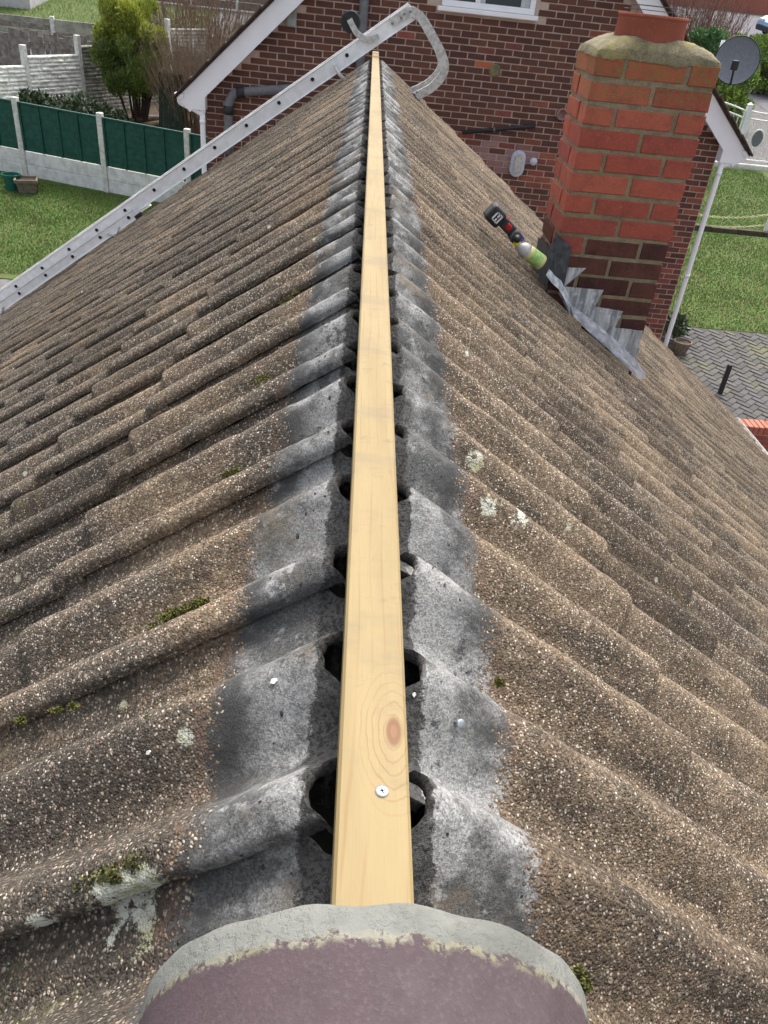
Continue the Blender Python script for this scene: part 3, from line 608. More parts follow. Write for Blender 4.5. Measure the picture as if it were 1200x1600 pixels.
MAT['norange'] = brick_material('orange_brick', [(.42, .13, .06), (.42, .13, .06)], (.25, .08, .05), .2)
poly = [(NX0, -5.6), (NX1, -5.6), (NX1, verge_z(NX1)-.16), (NXC, AP-.16), (NX0, verge_z(NX0)-.16)]
wall = MB().prism(poly, NW, 18.5).build('wall', MAT['nmortar'], nh, fix=True)
WX0, WX1, WZ0, WZ1 = .775, 1.905, .30, 1.42                                 # window opening
bl, bh, cz = .210, .062, .075
var = []
for i in range(6):
    g = brick_geo(bl, bh, .03, random.Random(500+i), .003); var.append(g)
half = brick_geo(.1025, bh, .03, random.Random(600), .003)
bmesh_cache = {}
def bmesh_for(g, key, mat):
    if (key, mat) not in bmesh_cache: bmesh_cache[(key, mat)] = MB().add(*g).mesh('brick', MAT[mat])
    return bmesh_cache[(key, mat)]
nb = []
for r in range(-50, 48):
    z = r*cz; off = (r % 2)*.1125
    x = NX0 - .225 + off
    while x < NX1:
        x0, x1 = x, x+bl; x += .225
        g, key = var[abs(r*7+int(x*31)) % 6], abs(r*7+int(x*31)) % 6
        if x0 < NX0-.001:
            if x1 < NX0+.09: continue
            x0 = NX0; g, key = half, 'h'
        if x1 > NX1+.001:
            if x0 > NX1-.1: continue
            x1 = x0+.1025; g, key = half, 'h'
        if z+bh > min(verge_z(x0), verge_z(x1))-.20: continue
        if x1 > WX0-.02 and x0 < WX1+.02 and z+bh > WZ0-.04 and z < WZ1+.02: continue
        mx, mz = (x0+x1)/2, z+bh/2; rr = random.Random(r*991+int(x*77))
        red = mz < -1.0+.25*N3(mx*.8, mz*.8, 2) and mx > 1.2
        mat = 'nred' if (red and rr.random() < .55) or rr.random() < .02 else 'nbrown'
        if abs(mx-1.75) < .45 and -1.5 < mz < -1.08 and rr.random() < .6: mat = 'npale'
        if abs(mx-1.39) < .11 and abs(mz+.286) < .04: mat = 'norange'
        if abs(mx-1.5) < .11 and abs(mz+.14) < .04: mat = 'nred'
        P = pix((mx, NW, mz)); inframe = -20 < P[0] < 1220 and -20 < P[1]
        vis = inframe and P[1] < 85+1.0*(P[0]-600) - 5 if P[0] > 600 else inframe and P[1] < (452-.70*P[0])+8
        if P[0] > 840 and 60 < P[1] and P[0] < 1121-.26*(P[1]-99)+0 and P[0] > 905-.2*(P[1]-70): vis = False
        nb.append((0 if vis else 1, abs(mx-1.3)+.6*abs(mz+.2), x0, z, g, key, mat, rr.uniform(0, .004)))
nb.sort(key=lambda q: (q[0], q[1]))
joined = {}
for i, (v, d, x0, z, g, key, mat, pr) in enumerate(nb):
    m = Matrix.Translation((x0, NW-.007-pr, z))
    if i < 300: link('brick', bmesh_for(g, key, mat), wall, m)
    else: joined.setdefault(mat, []).append((g[0], g[1], m))
for mat, items in joined.items(): tag(merge(MB(), items).build('bricks_beyond', MAT[mat], wall), kind='stuff')
# roof, verge tiles and white boards
MAT['nroof'] = simple('dark_roof_tile', (.085, .06, .045), .9, .4, 14, .6, 40)
for sd in (-1, 1):
    c45, s45 = math.cos(math.radians(43.4)), math.sin(math.radians(43.4)); Lr = 5.15
    rm = Matrix.Identity(4); ex = Vector((sd*c45, 0, -s45)); ez = Vector((sd*s45, 0, c45)); o = Vector((NXC, 0, AP+.02))
    for i in range(3): rm[i][0], rm[i][1], rm[i][2], rm[i][3] = ex[i], (0, sd, 0)[i], ez[i], o[i]
    ys = sorted((sd*10.80, sd*18.6)); rs = MB()
    rs.box((0, ys[0], -.03), (Lr, ys[1], .0), rm); ro = rs.build('roof', MAT['nroof'], nh)
    tm = None
    for k in range(17):
        if tm is None:
            q = MB().rbox((0, -.15, 0), (.33, .15, .022), .005); tm = q.mesh('verge_tile', MAT['nroof'])
        link('verge_tile', tm, ro, rm @ Matrix.Translation((k*.30+.03, sd*10.90, .004)) @ Matrix.Rotation(.05, 4, 'Y'))
    bb = MB().box((.0, sd*10.84-.0125, -.245), (Lr-.02, sd*10.84+.0125, -.032), rm)
    bo = bb.build('barge_board', MAT['upvc'], nh)
    sf = MB().box((.0, min(sd*10.86, sd*10.995), -.20), (Lr-.02, max(sd*10.86, sd*10.995), -.185), rm).build('soffit', MAT['upvc'], nh)
    ex_ = NXC + sd*(NXC+2.36-.02)
    # boxed end and gutter
    xi = ex_-sd*.26
    MB().prism([(ex_, EZ-.045), (ex_, EZ-.16), (ex_-sd*.02, EZ-.20), (xi, EZ-.20), (xi, EZ-.0)], 10.825, 11.2).build('box_end', MAT['upvc'], nh, fix=True)
    gx = ex_+sd*.055; arc = [(gx+.062*math.cos(t), EZ-.035+.062*math.sin(t)) for t in [math.pi+math.pi*i/8 for i in range(9)]]
    MB().prism(arc, 10.80, 18.4).build('gutter', MAT['upvc'], nh, fix=True)
    xd = NX0-.035 if sd < 0 else NX1+.045
    MB().tube(smoothpts([(gx, 10.87, EZ-.08), (gx, 10.87, EZ-.14), (gx*.5+xd*.5, 10.87, EZ-.19), (xd, 10.87, EZ-.26), (xd, 10.87, EZ-.36), (xd, 10.87, terr(11)+.1)], 4), .034, 14).build('downpipe', MAT['upvc'], nh, smooth=True)
    for zc in (EZ-.34, -2.6): MB().tube([(xd, 10.87, zc-.02), (xd, 10.87, zc+.02)], .038, 14).build('pipe_clip', MAT['upvc'], nh, smooth=True)
# window
MAT['glass'] = None
t = NT('window_glass'); p = t.pos(); t.color((.045, .06, .065)).rough(.08); t.b.inputs['Specular IOR Level'].default_value = .8; MAT['glass'] = t.m
MAT['curtain'] = simple('pale_curtain', (.50, .55, .56), .9, .2, 20)
win = MB(); FW = .065
for a_, b_ in (((WX0, NW-.03, WZ0), (WX1, NW+.05, WZ0+FW)), ((WX0, NW-.03, WZ1-FW), (WX1, NW+.05, WZ1)), ((WX0, NW-.03, WZ0+FW), (WX0+FW, NW+.05, WZ1-FW)), ((WX1-FW, NW-.03, WZ0+FW), (WX1, NW+.05, WZ1-FW)), ((WX0+.40, NW-.028, WZ0+FW), (WX0+.46, NW+.05, WZ1-FW))): win.rbox(a_, b_, .006)
wo = win.build('window', MAT['upvc'], nh)
sill = MB().rbox((WX0-.05, NW-.085, WZ0-.055), (WX1+.05, NW+.02, WZ0-.003), .008).build('sill', MAT['upvc'], wo)
for xa, xb in ((WX0+FW, WX0+.40), (WX0+.46, WX1-FW)):
    MB().box((xa, NW-.004, WZ0+FW), (xb, NW-.001, WZ1-FW)).build('pane', MAT['glass'], wo)
MB().box((WX0+.42, NW-.0075, WZ0+FW+.003), (WX0+.52, NW-.0045, WZ1-FW)).build('curtain', MAT['curtain'], wo); MB().box((WX1-FW-.11, NW-.0075, WZ0+FW+.003), (WX1-FW-.004, NW-.0045, WZ1-FW)).build('curtain', MAT['curtain'], wo)
# pipes, lamp and small fittings on the wall
MAT['pipegrey'] = simple('grey_plastic_pipe', (.16, .165, .175), .5, .25, 20); MAT['pipeblack'] = simple('black_plastic_pipe', (.03, .03, .034), .5, .3, 20)
pp = [onY(x, y, 10.90) for x, y in ((357,240),(357,172),(359,157),(366,147),(378,144),(455,139))]
MB().tube(smoothpts(pp, 4), .055, 16).build('soil_pipe', MAT['pipegrey'], nh, smooth=True)
for q in (pp[1], onY(376, 144, 10.9)):
    d_ = Vector((0, 0, .05)) if q is pp[1] else Vector((.05, 0, .006)); MB().tube([q-d_, q+d_], .064, 16).build('pipe_collar', MAT['pipeblack'], nh, smooth=True)
q = onY(568, 20, 10.92); MB().tube([(q.x, 10.92, -2.6), (q.x, 10.92, 2.6)], .055, 16).build('soil_pipe', MAT['pipegrey'], nh, smooth=True)
a, b = onY(722, 207, 10.93), onY(833, 197, 10.93); MB().tube([a, b, b+Vector((.03, .08, .003))], .024, 12).build('waste_pipe', MAT['pipeblack'], nh, smooth=True)
q = a.lerp(b, .45); MB().tube([q-Vector((.012, 0, .0015)), q+Vector((.012, 0, .0015))], .029, 12).build('pipe_clip', MAT['pipegrey'], nh, smooth=True)
lc = onY(809, 256, 10.94); lm = Matrix.Translation((lc.x, NW-.010, lc.z)) @ Matrix.Rotation(math.pi/2, 4, 'X') @ Matrix.Scale(1.55, 4, (0, 1, 0))
MAT['lampbody'] = simple('grey_lamp_body', (.55, .58, .66), .4, .15, 30, spec=.5); MAT['lampglass'] = simple('ribbed_lamp_glass', (.55, .56, .50), .15, .35, 30, spec=.7)
def stadium(w, h, n=10): return [(w*math.cos(t), (h-w)+w*math.sin(t)) for t in [math.pi*i/n for i in range(n+1)]] + [(-w*math.cos(t), -(h-w)-w*math.sin(t)) for t in [math.pi*i/n for i in range(n+1)]]
lm = Matrix.Translation((lc.x, 0, lc.z)); lamp = MB().prism(stadium(.095, .165), NW-.055, NW-.007, 'y', lm).prism(stadium(.082, .150), NW-.068, NW-.055, 'y', lm).build('bulkhead_lamp', MAT['lampbody'], nh, fix=True)
MB().prism(stadium(.058, .122), NW-.085, NW-.069, 'y', lm).prism(stadium(.042, .105), NW-.097, NW-.085, 'y', lm).build('lamp_glass', MAT['lampglass'], lamp, fix=True)
q = onY(834, 253, 10.95); MB().lathe([(.05, 0), (.05, .035), (.035, .05)], 16, Matrix.Translation((q.x, NW-.006, q.z)) @ Matrix.Rotation(math.pi/2, 4, 'X')).build('sensor', MAT['lampbody'], nh, smooth=True)
q = onY(773, 110, NW); MB().lathe([(.075, 0), (.075, .004), (.05, .012)], 14, Matrix.Translation((q.x, NW-.009, q.z)) @ Matrix.Rotation(math.pi/2, 4, 'X')).build('mortar_patch', MAT['flaunch'], nh, smooth=True)
q = onY(877, 178, NW); MB().lathe([(.06, 0), (.07, .02), (.07, .06), (.055, .065), (.05, .02)], 18, Matrix.Translation((q.x, NW-.006, q.z)) @ Matrix.Rotation(math.pi/2, 4, 'X')).build('flue_cap', MAT['npale'], nh, smooth=True)
q = onY(456, 27, NW); MB().rbox((q.x-.06, NW-.06, q.z-.10), (q.x+.06, NW-.004, q.z+.10), .01).build('vent_box', simple('vent_grey_green', (.30, .33, .30), .6), nh)
# satellite dish on a mast fixed to the gable
MAT['dish'] = simple('grey_dish_mesh', (.19, .21, .235), .6, .2, 40); 
dish = thing('satellite_dish', 'grey round satellite dish on a mast behind the chimney top', 'satellite dish')
mq = onY(1124, 85, 10.60); MB().tube([(mq.x, 10.60, -1.25), (mq.x, 10.60, .27)], .022, 12).build('mast', MAT['lampbody'], dish, smooth=True)
MB().tube([(mq.x, 10.60, -1.15), (mq.x, 11.0, -1.15)], .018, 10).build('wall_bracket', MAT['lampbody'], dish, smooth=True); MB().tube([(mq.x, 10.60, -.80), (mq.x, 11.0, -.80)], .018, 10).build('wall_bracket', MAT['lampbody'], dish, smooth=True)
dc = onY(1150, 96, 10.45); dmx = Matrix.Translation(dc) @ Vector((-.25, -1, .22)).to_track_quat('Z', 'Y').to_matrix().to_4x4() 
R_ = .255
dmb = MB().lathe([(.02, .0), (.10, .008), (.18, .026), (R_-.01, .055), (R_, .062), (R_, .056), (.18, .018), (.10, .0), (.02, -.008)], 40, dmx)
dmb.build('reflector', MAT['dish'], dish, smooth=True)
MB().tube([dmx @ Vector((R_*math.cos(t), R_*math.sin(t), .060)) for t in [2*math.pi*i/40 for i in range(41)]], .006, 6).build('rim', MAT['black'], dish, smooth=True)
arm0, arm1 = dmx @ Vector((0, -.24, .05)), dmx @ Vector((-.05, -.10, .34))
MB().tube([arm0, arm1], .012, 8).build('feed_arm', MAT['black'], dish); MB().rbox((-.035, -.03, -.05), (.035, .03, .05), .01, Matrix.Translation(arm1)).build('feed_horn', MAT['black'], dish)
MB().tube([dmx @ Vector((0, 0, -.005)), (mq.x, 10.60, dc.z)], .02, 8).build('mount', MAT['lampbody'], dish)
# ------------------------------------------------------------------ ground
def sheet(name, poly, lift, mat, nx=1, sub=None):
    mb = MB(); ys = sorted({y for x, y in poly} | {k for k in (-25.0, 55.0) if min(p[1] for p in poly) < k < max(p[1] for p in poly)})
    if len(poly) == 4 and len({x for x, y in poly}) == 2:
        x0, x1 = min(p[0] for p in poly), max(p[0] for p in poly)
        for a_, b_ in zip(ys, ys[1:]): mb.add([(x0, a_, terr(a_)+lift), (x1, a_, terr(a_)+lift), (x1, b_, terr(b_)+lift), (x0, b_, terr(b_)+lift)], [(0,1,2,3)])
    else: mb.add([(x, y, terr(y)+lift) for x, y in poly], [tuple(range(len(poly)))])
    return tag(mb.build(name, mat), kind='structure')
def rect(x0, x1, y0, y1): return [(x0, y0), (x1, y0), (x1, y1), (x0, y1)]
MAT['asphalt'] = simple('grey_drive', (.17, .165, .16), 1.0, .3, 6, .4, 80, spec=.03)
MAT['lawn'] = simple('lawn_soil', (.07, .115, .025), .95, .4, 5, .6, 60, col2=(.085, .095, .032))
MAT['earth'] = simple('brown_earth', (.085, .06, .042), .95, .4, 10, .7, 40)
MAT['pavement'] = simple('pale_pavement', (.17, .165, .175), 1.0, .2, 8, .3, 60, spec=.03)
sheet('ground', rect(-700, 700, -700, 900), 0, MAT['asphalt'])
sheet('lawn', [(-16, 12.3), (-2.4, 13.2), (-2.4, 15.6), (-16, 19.1)], .012, MAT['lawn'])
sheet('lawn', rect(5.0, 16, 12.72, 17.3), .012, MAT['lawn']); sheet('lawn', rect(4.9, 16, 17.5, 22.2), .012, MAT['lawn'])
sheet('lawn', rect(-40, -6, 28.3, 36), .012, MAT['lawn'])
sheet('soil_bed', [(-9, 17.6), (-2.2, 15.85), (-2.2, 24), (-9, 24)], .008, MAT['earth'])
sheet('path', rect(13.4, 40, 23.2, 41), .008, MAT['pavement'])
sheet('road', rect(10, 80, 42, 50), .010, MAT['pavement'])
# grass blades over the lawns in view
def leafmat(name, cols, trans=.25, rough=.6):
    t = NT(name); r = t.n('NewGeometry').outputs['Random Per Island']; c = cols[0]
    for i, k in enumerate(cols[1:]): c = t.mix(t.ss(r, (i+.6)/len(cols), (i+1.3)/len(cols)), c, k)
    c = t.mix(t.math('MULTIPLY', t.ss(t.noise(t.pos(), 1.1, 5), .42, .62), .6), c, cols[-1])
    t.color(c).rough(rough); t.b.inputs['Specular IOR Level'].default_value = .35
    if trans and 'Transmission Weight' in t.b.inputs: pass
    return t.m
MAT['grassblade'] = leafmat('grass_blade', [(.095, .225, .032), (.074, .18, .026), (.125, .245, .045), (.155, .20, .062)])
def fast_mesh(name, V, F3, mat, smooth=False):
    V = np.asarray(V, dtype=np.float32); F3 = np.asarray(F3, dtype=np.int32); k = F3.shape[1]
    me = bpy.data.meshes.new(name); me.vertices.add(len(V)); me.vertices.foreach_set('co', V.ravel()); me.loops.add(F3.size); me.loops.foreach_set('vertex_index', F3.ravel())
    me.polygons.add(len(F3)); me.polygons.foreach_set('loop_start', np.arange(0, F3.size, k, dtype=np.int32)); me.materials.append(mat); me.update(calc_edges=True); me.validate(); return me
def grass(poly_fn, x0, x1, y0, y1, n, name, label, hmin=.018, hmax=.045, parent=None):
    P = np.column_stack([RNG.uniform(x0, x1, n), RNG.uniform(y0, y1, n)]); P = P[[poly_fn(*q) for q in P]]; n = len(P)
    dens = np.array([N3(q[0]*1.1, q[1]*1.1, 3) for q in P]); h = RNG.uniform(hmin, hmax, n)*(1+.5*dens); a = RNG.uniform(0, 2*np.pi, n); wd = RNG.uniform(.004, .009, n)
    z = np.array([terr(q[1]) for q in P])+.01; ln = RNG.uniform(-.6, .6, (n, 2))*h[:, None]
    b0 = np.column_stack([P[:, 0]-wd*np.cos(a), P[:, 1]-wd*np.sin(a), z]); b1 = np.column_stack([P[:, 0]+wd*np.cos(a), P[:, 1]+wd*np.sin(a), z]); tp = np.column_stack([P+ln, z+h])
    V = np.stack([b0, b1, tp], 1).reshape(-1, 3); F = np.arange(3*n).reshape(-1, 3)
    return tag(link(name, fast_mesh(name, V, F, MAT['grassblade'])), label, 'grass', kind='stuff')
grass(lambda x, y: 12.42+(x+6)*.05 < y < 16.75-(x+6.9)*.26, -8.5, -3.6, 12.1, 17.2, 76000, 'grass', 'short green grass in front of the green fence')
grass(lambda x, y: y < 17.25 or y > 17.55, 5.3, 10.6, 12.72, 22.1, 110000, 'grass', 'short green grass beside the grey block paving')
grass(lambda x, y: True, -15, -9, 28.3, 35, 9000, 'grass', 'green grass of the far garden behind the timber fence', .05, .12)
# ------------------------------------------------------------------ foliage helpers
def rand_rot(n, up_bias=0.0):
    d = RNG.normal(size=(n, 3)); d[:, 2] += up_bias; d /= np.linalg.norm(d, axis=1)[:, None]; e = RNG.normal(size=(n, 3)); s = np.cross(d, e); s /= np.linalg.norm(s, axis=1)[:, None]; return d, s
def leaf_mesh(name, P, size, aspect, mat, up_bias=.0, D=None):
    n = len(P); d, s = rand_rot(n, up_bias)
    if D is not None: d = D+RNG.normal(size=(n, 3))*.45; d /= np.linalg.norm(d, axis=1)[:, None]; s = np.cross(d, RNG.normal(size=(n, 3))); s /= np.linalg.norm(s, axis=1)[:, None]
    nn = np.cross(d, s); L = size*RNG.uniform(.6, 1.35, n)[:, None]; W = L*aspect
    V = np.stack([P, P+d*L*.5+s*W*.5+nn*W*.18, P+d*L, P+d*L*.5-s*W*.5+nn*W*.18], 1).reshape(-1, 3)
    return fast_mesh(name, V, np.arange(4*n).reshape(-1, 4), mat)
def clump_points(centres, radii, n, shell=.55):
    k = RNG.choice(len(centres), n, p=np.array(radii)**2/np.sum(np.array(radii)**2)); d = RNG.normal(size=(n, 3)); d /= np.linalg.norm(d, axis=1)[:, None]
    r = np.array(radii)[k]*(shell+(1-shell)*RNG.uniform(0, 1, n)**.5)*RNG.uniform(.85, 1.12, n)
    return np.array(centres)[k]+d*r[:, None], d
def bush(name, label, cat, base, size, nclump, nleaf, leaf, aspect, mats, group=None, stem=True, up=0.2):
    root = thing(name, label, cat, group); bx, by, bz = base; sx, sy, sz = size
    cs, rs = [], []
    for i in range(nclump):
        a_, r_ = random.uniform(0, 6.283), random.random()**.5; h = random.uniform(.25, .92)
        k = math.sqrt(max(.12, 1-((h-.45)/.60)**2)); cs.append((bx+math.cos(a_)*r_*sx*k*.8, by+math.sin(a_)*r_*sy*k*.8, bz+h*sz)); rs.append(random.uniform(.16, .30)*min(sx, sz))
    P, D = clump_points(cs, rs, nleaf); P[:, 2] = np.maximum(P[:, 2], bz+.03)
    link('crown', leaf_mesh('crown', P, leaf, aspect, mats, up, D), root)
    if stem:
        tm = MB()
        for i in range(min(nclump, 16)):
            c = Vector(cs[i]); b0 = Vector((bx+random.uniform(-.12, .12), by+random.uniform(-.1, .1), bz-.05)); m = b0.lerp(c, .5)+Vector((random.uniform(-.1, .1), random.uniform(-.1, .1), .12)); tm.tube([b0, m, c], [.03, .02, .008], 6)
        tm.build('trunk', MAT['bark'], root, smooth=True)
    return root
MAT['bark'] = simple('brown_bark', (.10, .07, .05), .95, .4, 30, .6, 60)
MAT['twig'] = simple('bare_twig', (.21, .145, .10), .9, .4, 6)
MAT['twigred'] = simple('reddish_twig', (.17, .085, .075), .9, .4, 6)
MAT['conifer'] = leafmat('golden_conifer', [(.17, .23, .035), (.11, .17, .03), (.27, .31, .05), (.075, .11, .03)])
MAT['conifertip'] = leafmat('golden_conifer_tips', [(.55, .54, .09), (.42, .46, .07), (.30, .36, .06)])
MAT['ivy'] = leafmat('dark_glossy_leaf', [(.035, .06, .028), (.05, .08, .04), (.025, .042, .02), (.10, .13, .075)], rough=.4)
MAT['hedge'] = leafmat('bluish_green_leaf', [(.12, .25, .09), (.09, .19, .075), (.18, .31, .12), (.07, .14, .06)])
MAT['hedgey'] = leafmat('yellow_green_leaf', [(.28, .40, .07), (.20, .31, .06), (.38, .48, .11), (.13, .21, .05)])
# ------------------------------------------------------------------ left: green fence, garden bed, fences behind
MAT['greenpaint'] = simple('dark_green_paint', (.013, .085, .062), .6, .35, 10, .3, 90); MAT['concpost'] = simple('pale_concrete', (.70, .70, .65), .9, .3, 14, .4, 70)
MAT['gravelboard'] = simple('whitish_concrete', (.74, .75, .72), .9, .25, 7, .4, 60)
gf = thing('garden_fence', 'dark green timber panel fence between pale concrete posts behind the left lawn', 'fence')
g0 = Vector((-6.85, 16.83, 0)); gd = Vector((1.74, -.45, 0)); gl = gd.length; gu = gd.normalized(); ang = math.atan2(gu.y, gu.x)
pmesh = None
for k in range(-2, 4):
    b = g0+gd*k; zb = terr(b.y)
    m = Matrix.Translation((b.x, b.y, zb)) @ Matrix.Rotation(ang, 4, 'Z')
    if pmesh is None: pmesh = MB().rbox((-.055, -.055, -.3), (.055, .055, 1.44), .012).mesh('post', MAT['concpost'])
    link('post', pmesh, gf, m)
    if k == 3: continue
    zb2 = terr((b+gd).y); sh = (zb2-zb)/gl
    sm = m @ Matrix(((1,0,0,0),(0,1,0,0),(sh,0,1,0),(0,0,0,1)))
    for j in range(2): MB().rbox((.056, -.022, .0+j*.245), (gl-.056, .022, .24+j*.245), .006, sm).build('gravel_board', MAT['gravelboard'], gf)
    pn = MB()
    for j in range(8): pn.add([sm @ Vector(v) for v in ((.057, -.012, .50+j*.105), (gl-.057, -.012, .50+j*.105), (gl-.057, -.004, .50+j*.105+.12), (.057, -.004, .50+j*.105+.12), (.057, .006, .50+j*.105), (gl-.057, .006, .50+j*.105), (gl-.057, .010, .50+j*.105+.12), (.057, .010, .50+j*.105+.12))], [(0,1,2,3),(7,6,5,4),(0,4,5,1),(3,2,6,7)])
    po = pn.build('panel', MAT['greenpaint'], gf)
    for j in range(5): x = .075+j*(gl-.15)/4; MB().box((x-.018, -.034, .495), (x+.018, -.014, 1.345), sm).build('batten', MAT['greenpaint'], po)
    MB().box((.057, -.032, 1.345), (gl-.057, .022, 1.372), sm).build('capping', MAT['greenpaint'], po)
MAT['bucket'] = simple('green_plastic_bucket', (.012, .11, .085), .5, .2, 20); MAT['stonepot'] = simple('weathered_stone_pot', (.20, .165, .13), .95, .4, 20, .7, 40)
q = onT(21, 297); bk = thing('bucket', 'small dark green plastic tub beside the stone planter', 'bucket'); bmx = Matrix.Translation(q)
MB().lathe([(.12, 0), (.165, .27), (.18, .275), (.18, .30), (.16, .30), (.15, .22)], 22, bmx).build('tub', MAT['bucket'], bk); 
MB().lathe([(.10, .20), (.148, .215)], 18, bmx).build('soil', MAT['earth'], bk)
q = onT(44, 301); pl = thing('stone_planter', 'square weathered stone planter on the left lawn', 'planter'); pmx = Matrix.Translation(q) @ Matrix.Rotation(.3, 4, 'Z')
MB().lathe([(.19, 0), (.21, .02), (.26, .21), (.30, .215), (.30, .27), (.25, .27), (.24, .21)], 4, pmx @ Matrix.Rotation(math.pi/4, 4, 'Z')).build('pot', MAT['stonepot'], pl); MB().lathe([(.20, .20), (.245, .235)], 4, pmx @ Matrix.Rotation(math.pi/4, 4, 'Z')).build('soil', MAT['earth'], pl)
# rock-face concrete fence
MAT['rockface'] = simple('white_rock_face', (.82, .82, .76), .9, .3, 5, .5, 50); MAT['rockdark'] = simple('dirty_rock_face', (.36, .35, .30), .95, .45, 4, .5, 50)
rf = thing('concrete_fence', 'whitish rock faced concrete panel fence behind the green fence', 'fence')
r0 = Vector((-7.50, 19.30, 0)); rdv = Vector((.73, 1.40, 0)); rl = rdv.length; rang = math.atan2(rdv.y, rdv.x)
for k in range(-2, 4):
    b = r0+rdv*k; zb = terr(b.y); m = Matrix.Translation((b.x, b.y, zb)) @ Matrix.Rotation(rang, 4, 'Z')
    MB().rbox((-.055, -.06, -.3), (.055, .06, 1.80), .012, m).build('post', MAT['concpost'], rf)
    for j in range(5):
        def fn(a_, b_, j=j, k=k, m=m):
            x = .056+(rl-.112)*a_; z = .02+j*.315+.312*b_; row = int(b_*3.999); u = (x+row*.17+k*.31+j*.07)/.34; e = min(u % 1, 1-u % 1)*.34; ev = min((b_*4) % 1, 1-(b_*4) % 1)*.08
            d = .030*min(1, min(e, ev)/.022)*(0.75+.5*N3(int(u)*3.3, row*2.1+j*5, k))+.010*N3(x*14, z*16, k)
            return m @ Vector((x, -.03-d, z))
        mb = MB().grid(fn, 56, 14); mb.box((.056, -.03, .02+j*.315), (rl-.056, .03, .02+j*.315+.311), m)
        mb.build('panel', MAT['rockface' if k < 1 else 'rockdark'], rf, fix=False)
# weathered timber fence, grey panel wall and the far garden
MAT['oldwood'] = simple('weathered_grey_board', (.27, .245, .22), .95, .45, 9, .6, 60, col2=(.14, .125, .11)); MAT['browngrey'] = simple('brown_grey_board', (.17, .14, .12), .95, .4, 9)
tf = thing('timber_fence', 'weathered grey upright board fence behind the white concrete fence', 'fence'); bmh = None
zt = onY(90, 55, 23.6).z-terr(23.6)
for k in range(78):
    x = -13.5+k*.125; rr = random.Random(k)
    if bmh is None: bmh = [MB().rbox((-.058, -.011, -.2), (.058, .011, zt+dz), .004).mesh('board', MAT['oldwood']) for dz in (-.06, 0, .05)]
    link('board', bmh[rr.randrange(3)], tf, Matrix.Translation((x, 23.6+rr.uniform(-.012, .012), terr(23.6))) @ Matrix.Rotation(rr.uniform(-.02, .02), 4, 'Y'))
for z in (.4, zt-.3): MB().box((-13.6, 23.62, terr(23.6)+z), (-3.7, 23.68, terr(23.6)+z+.09)).build('rail', MAT['oldwood'], tf)
sw = thing('panel_wall', 'grey concrete panel wall at the end of the far garden lawn', 'wall'); zt2 = onY(90, 30, 27.4).z-terr(27.4)
for k in range(9):
    x = -17+k*1.85; MB().rbox((x-.06, 27.34, terr(27.4)-.2), (x+.06, 27.46, terr(27.4)+zt2+.06), .01).build('post', MAT['concpost' if k % 3 else 'oldwood'], sw)
    for j in range(5):
        h_ = (zt2)/5; MB().rbox((x+.062, 27.37+.006*(j % 2), terr(27.4)+j*h_), (x+1.788, 27.43, terr(27.4)+(j+1)*h_-.012), .012).build('panel', MAT['rockdark' if (j+k) % 3 else 'oldwood'], sw)
bf = thing('board_fence', 'brown board fence at the top of the far garden', 'fence')
for k in range(14):
    x = -27+k*1.8; MB().rbox((x-.05, 36.3, terr(36.3)-.2), (x+.05, 36.4, terr(36.3)+1.75), .01).build('post', MAT['concpost'], bf)
    for j in range(6): MB().box((x+.052, 36.33+.004*(j % 2), terr(36.3)+.05+j*.27), (x+1.748, 36.35+.004*(j % 2), terr(36.3)+.05+j*.27+.255)).build('board', MAT['browngrey'], bf)
sh = thing('garden_shed', 'pale garden shed at the top left corner', 'shed'); q = onT(14, 12)
MB().box((q.x-2.2, q.y, q.z-.2), (q.x+.75, q.y+2, q.z+2.0)).build('wall', simple('pale_render', (.52, .50, .49), .8, .15, 6), sh)
MB().prism([(q.x-2.35, q.z+2.0), (q.x+.9, q.z+2.0), (q.x-.7, q.z+2.7)], q.y-.15, q.y+2.15).build('roof', MAT['nroof'], sh, fix=True)
# conifer
cb = onT(215, 196); con = thing('conifer', 'golden green bushy conifer with bare lower stems in the left garden', 'tree'); Hc = 2.55
cs, rs, tips, tr = [], [], [], []
for i in range(90):
    h = random.uniform(.30, .97); k = .95*(1-.25*abs(h-.62)/.4)*(1 if h < .85 else .8); a_ = random.uniform(0, 6.283); r_ = random.random()**.45*k*.82
    c = (cb.x+math.cos(a_)*r_, cb.y+math.sin(a_)*r_, cb.z+h*Hc); cs.append(c); rs.append(random.uniform(.13, .24))
    if h > .68: tips.append((c[0], c[1], c[2]+.05)); tr.append(rs[-1])
P, D = clump_points(cs, rs, 42000, .4); Du = D*.6+np.array([0, 0, .9]); link('crown', leaf_mesh('crown', P, .085, .22, MAT['conifer'], 0, Du), con)
P, D = clump_points(tips, tr, 18000, .75); link('crown_tips', leaf_mesh('crown_tips', P, .085, .20, MAT['conifertip'], 0, D*.5+np.array([0, 0, 1.0])), con)
tk = MB()
for i in range(16):
    a_ = random.uniform(0, 6.283); b0 = Vector((cb.x+.18*math.cos(a_), cb.y+.12*math.sin(a_), cb.z-.05)); tk.tube([b0, b0+Vector((.15*math.cos(a_), .15*math.sin(a_), .6)), b0+Vector((.5*math.cos(a_), .5*math.sin(a_), 1.5))], [.035, .028, .012], 6)
tk.build('trunk', MAT['bark'], con, smooth=True)
q = onT(95, 196); bush('laurel_shrub', 'low dark leaved shrub growing behind the green fence', 'shrub', (-6.75, 18.9, terr(18.9)), (1.05, .5, .95), 26, 5200, .10, .5, MAT['ivy'])
bush('ivy_shrub', 'small dark shrub at the foot of the conifer', 'shrub', (-5.75, 19.2, terr(19.2)), (.45, .35, .75), 12, 1900, .09, .5, MAT['ivy'])
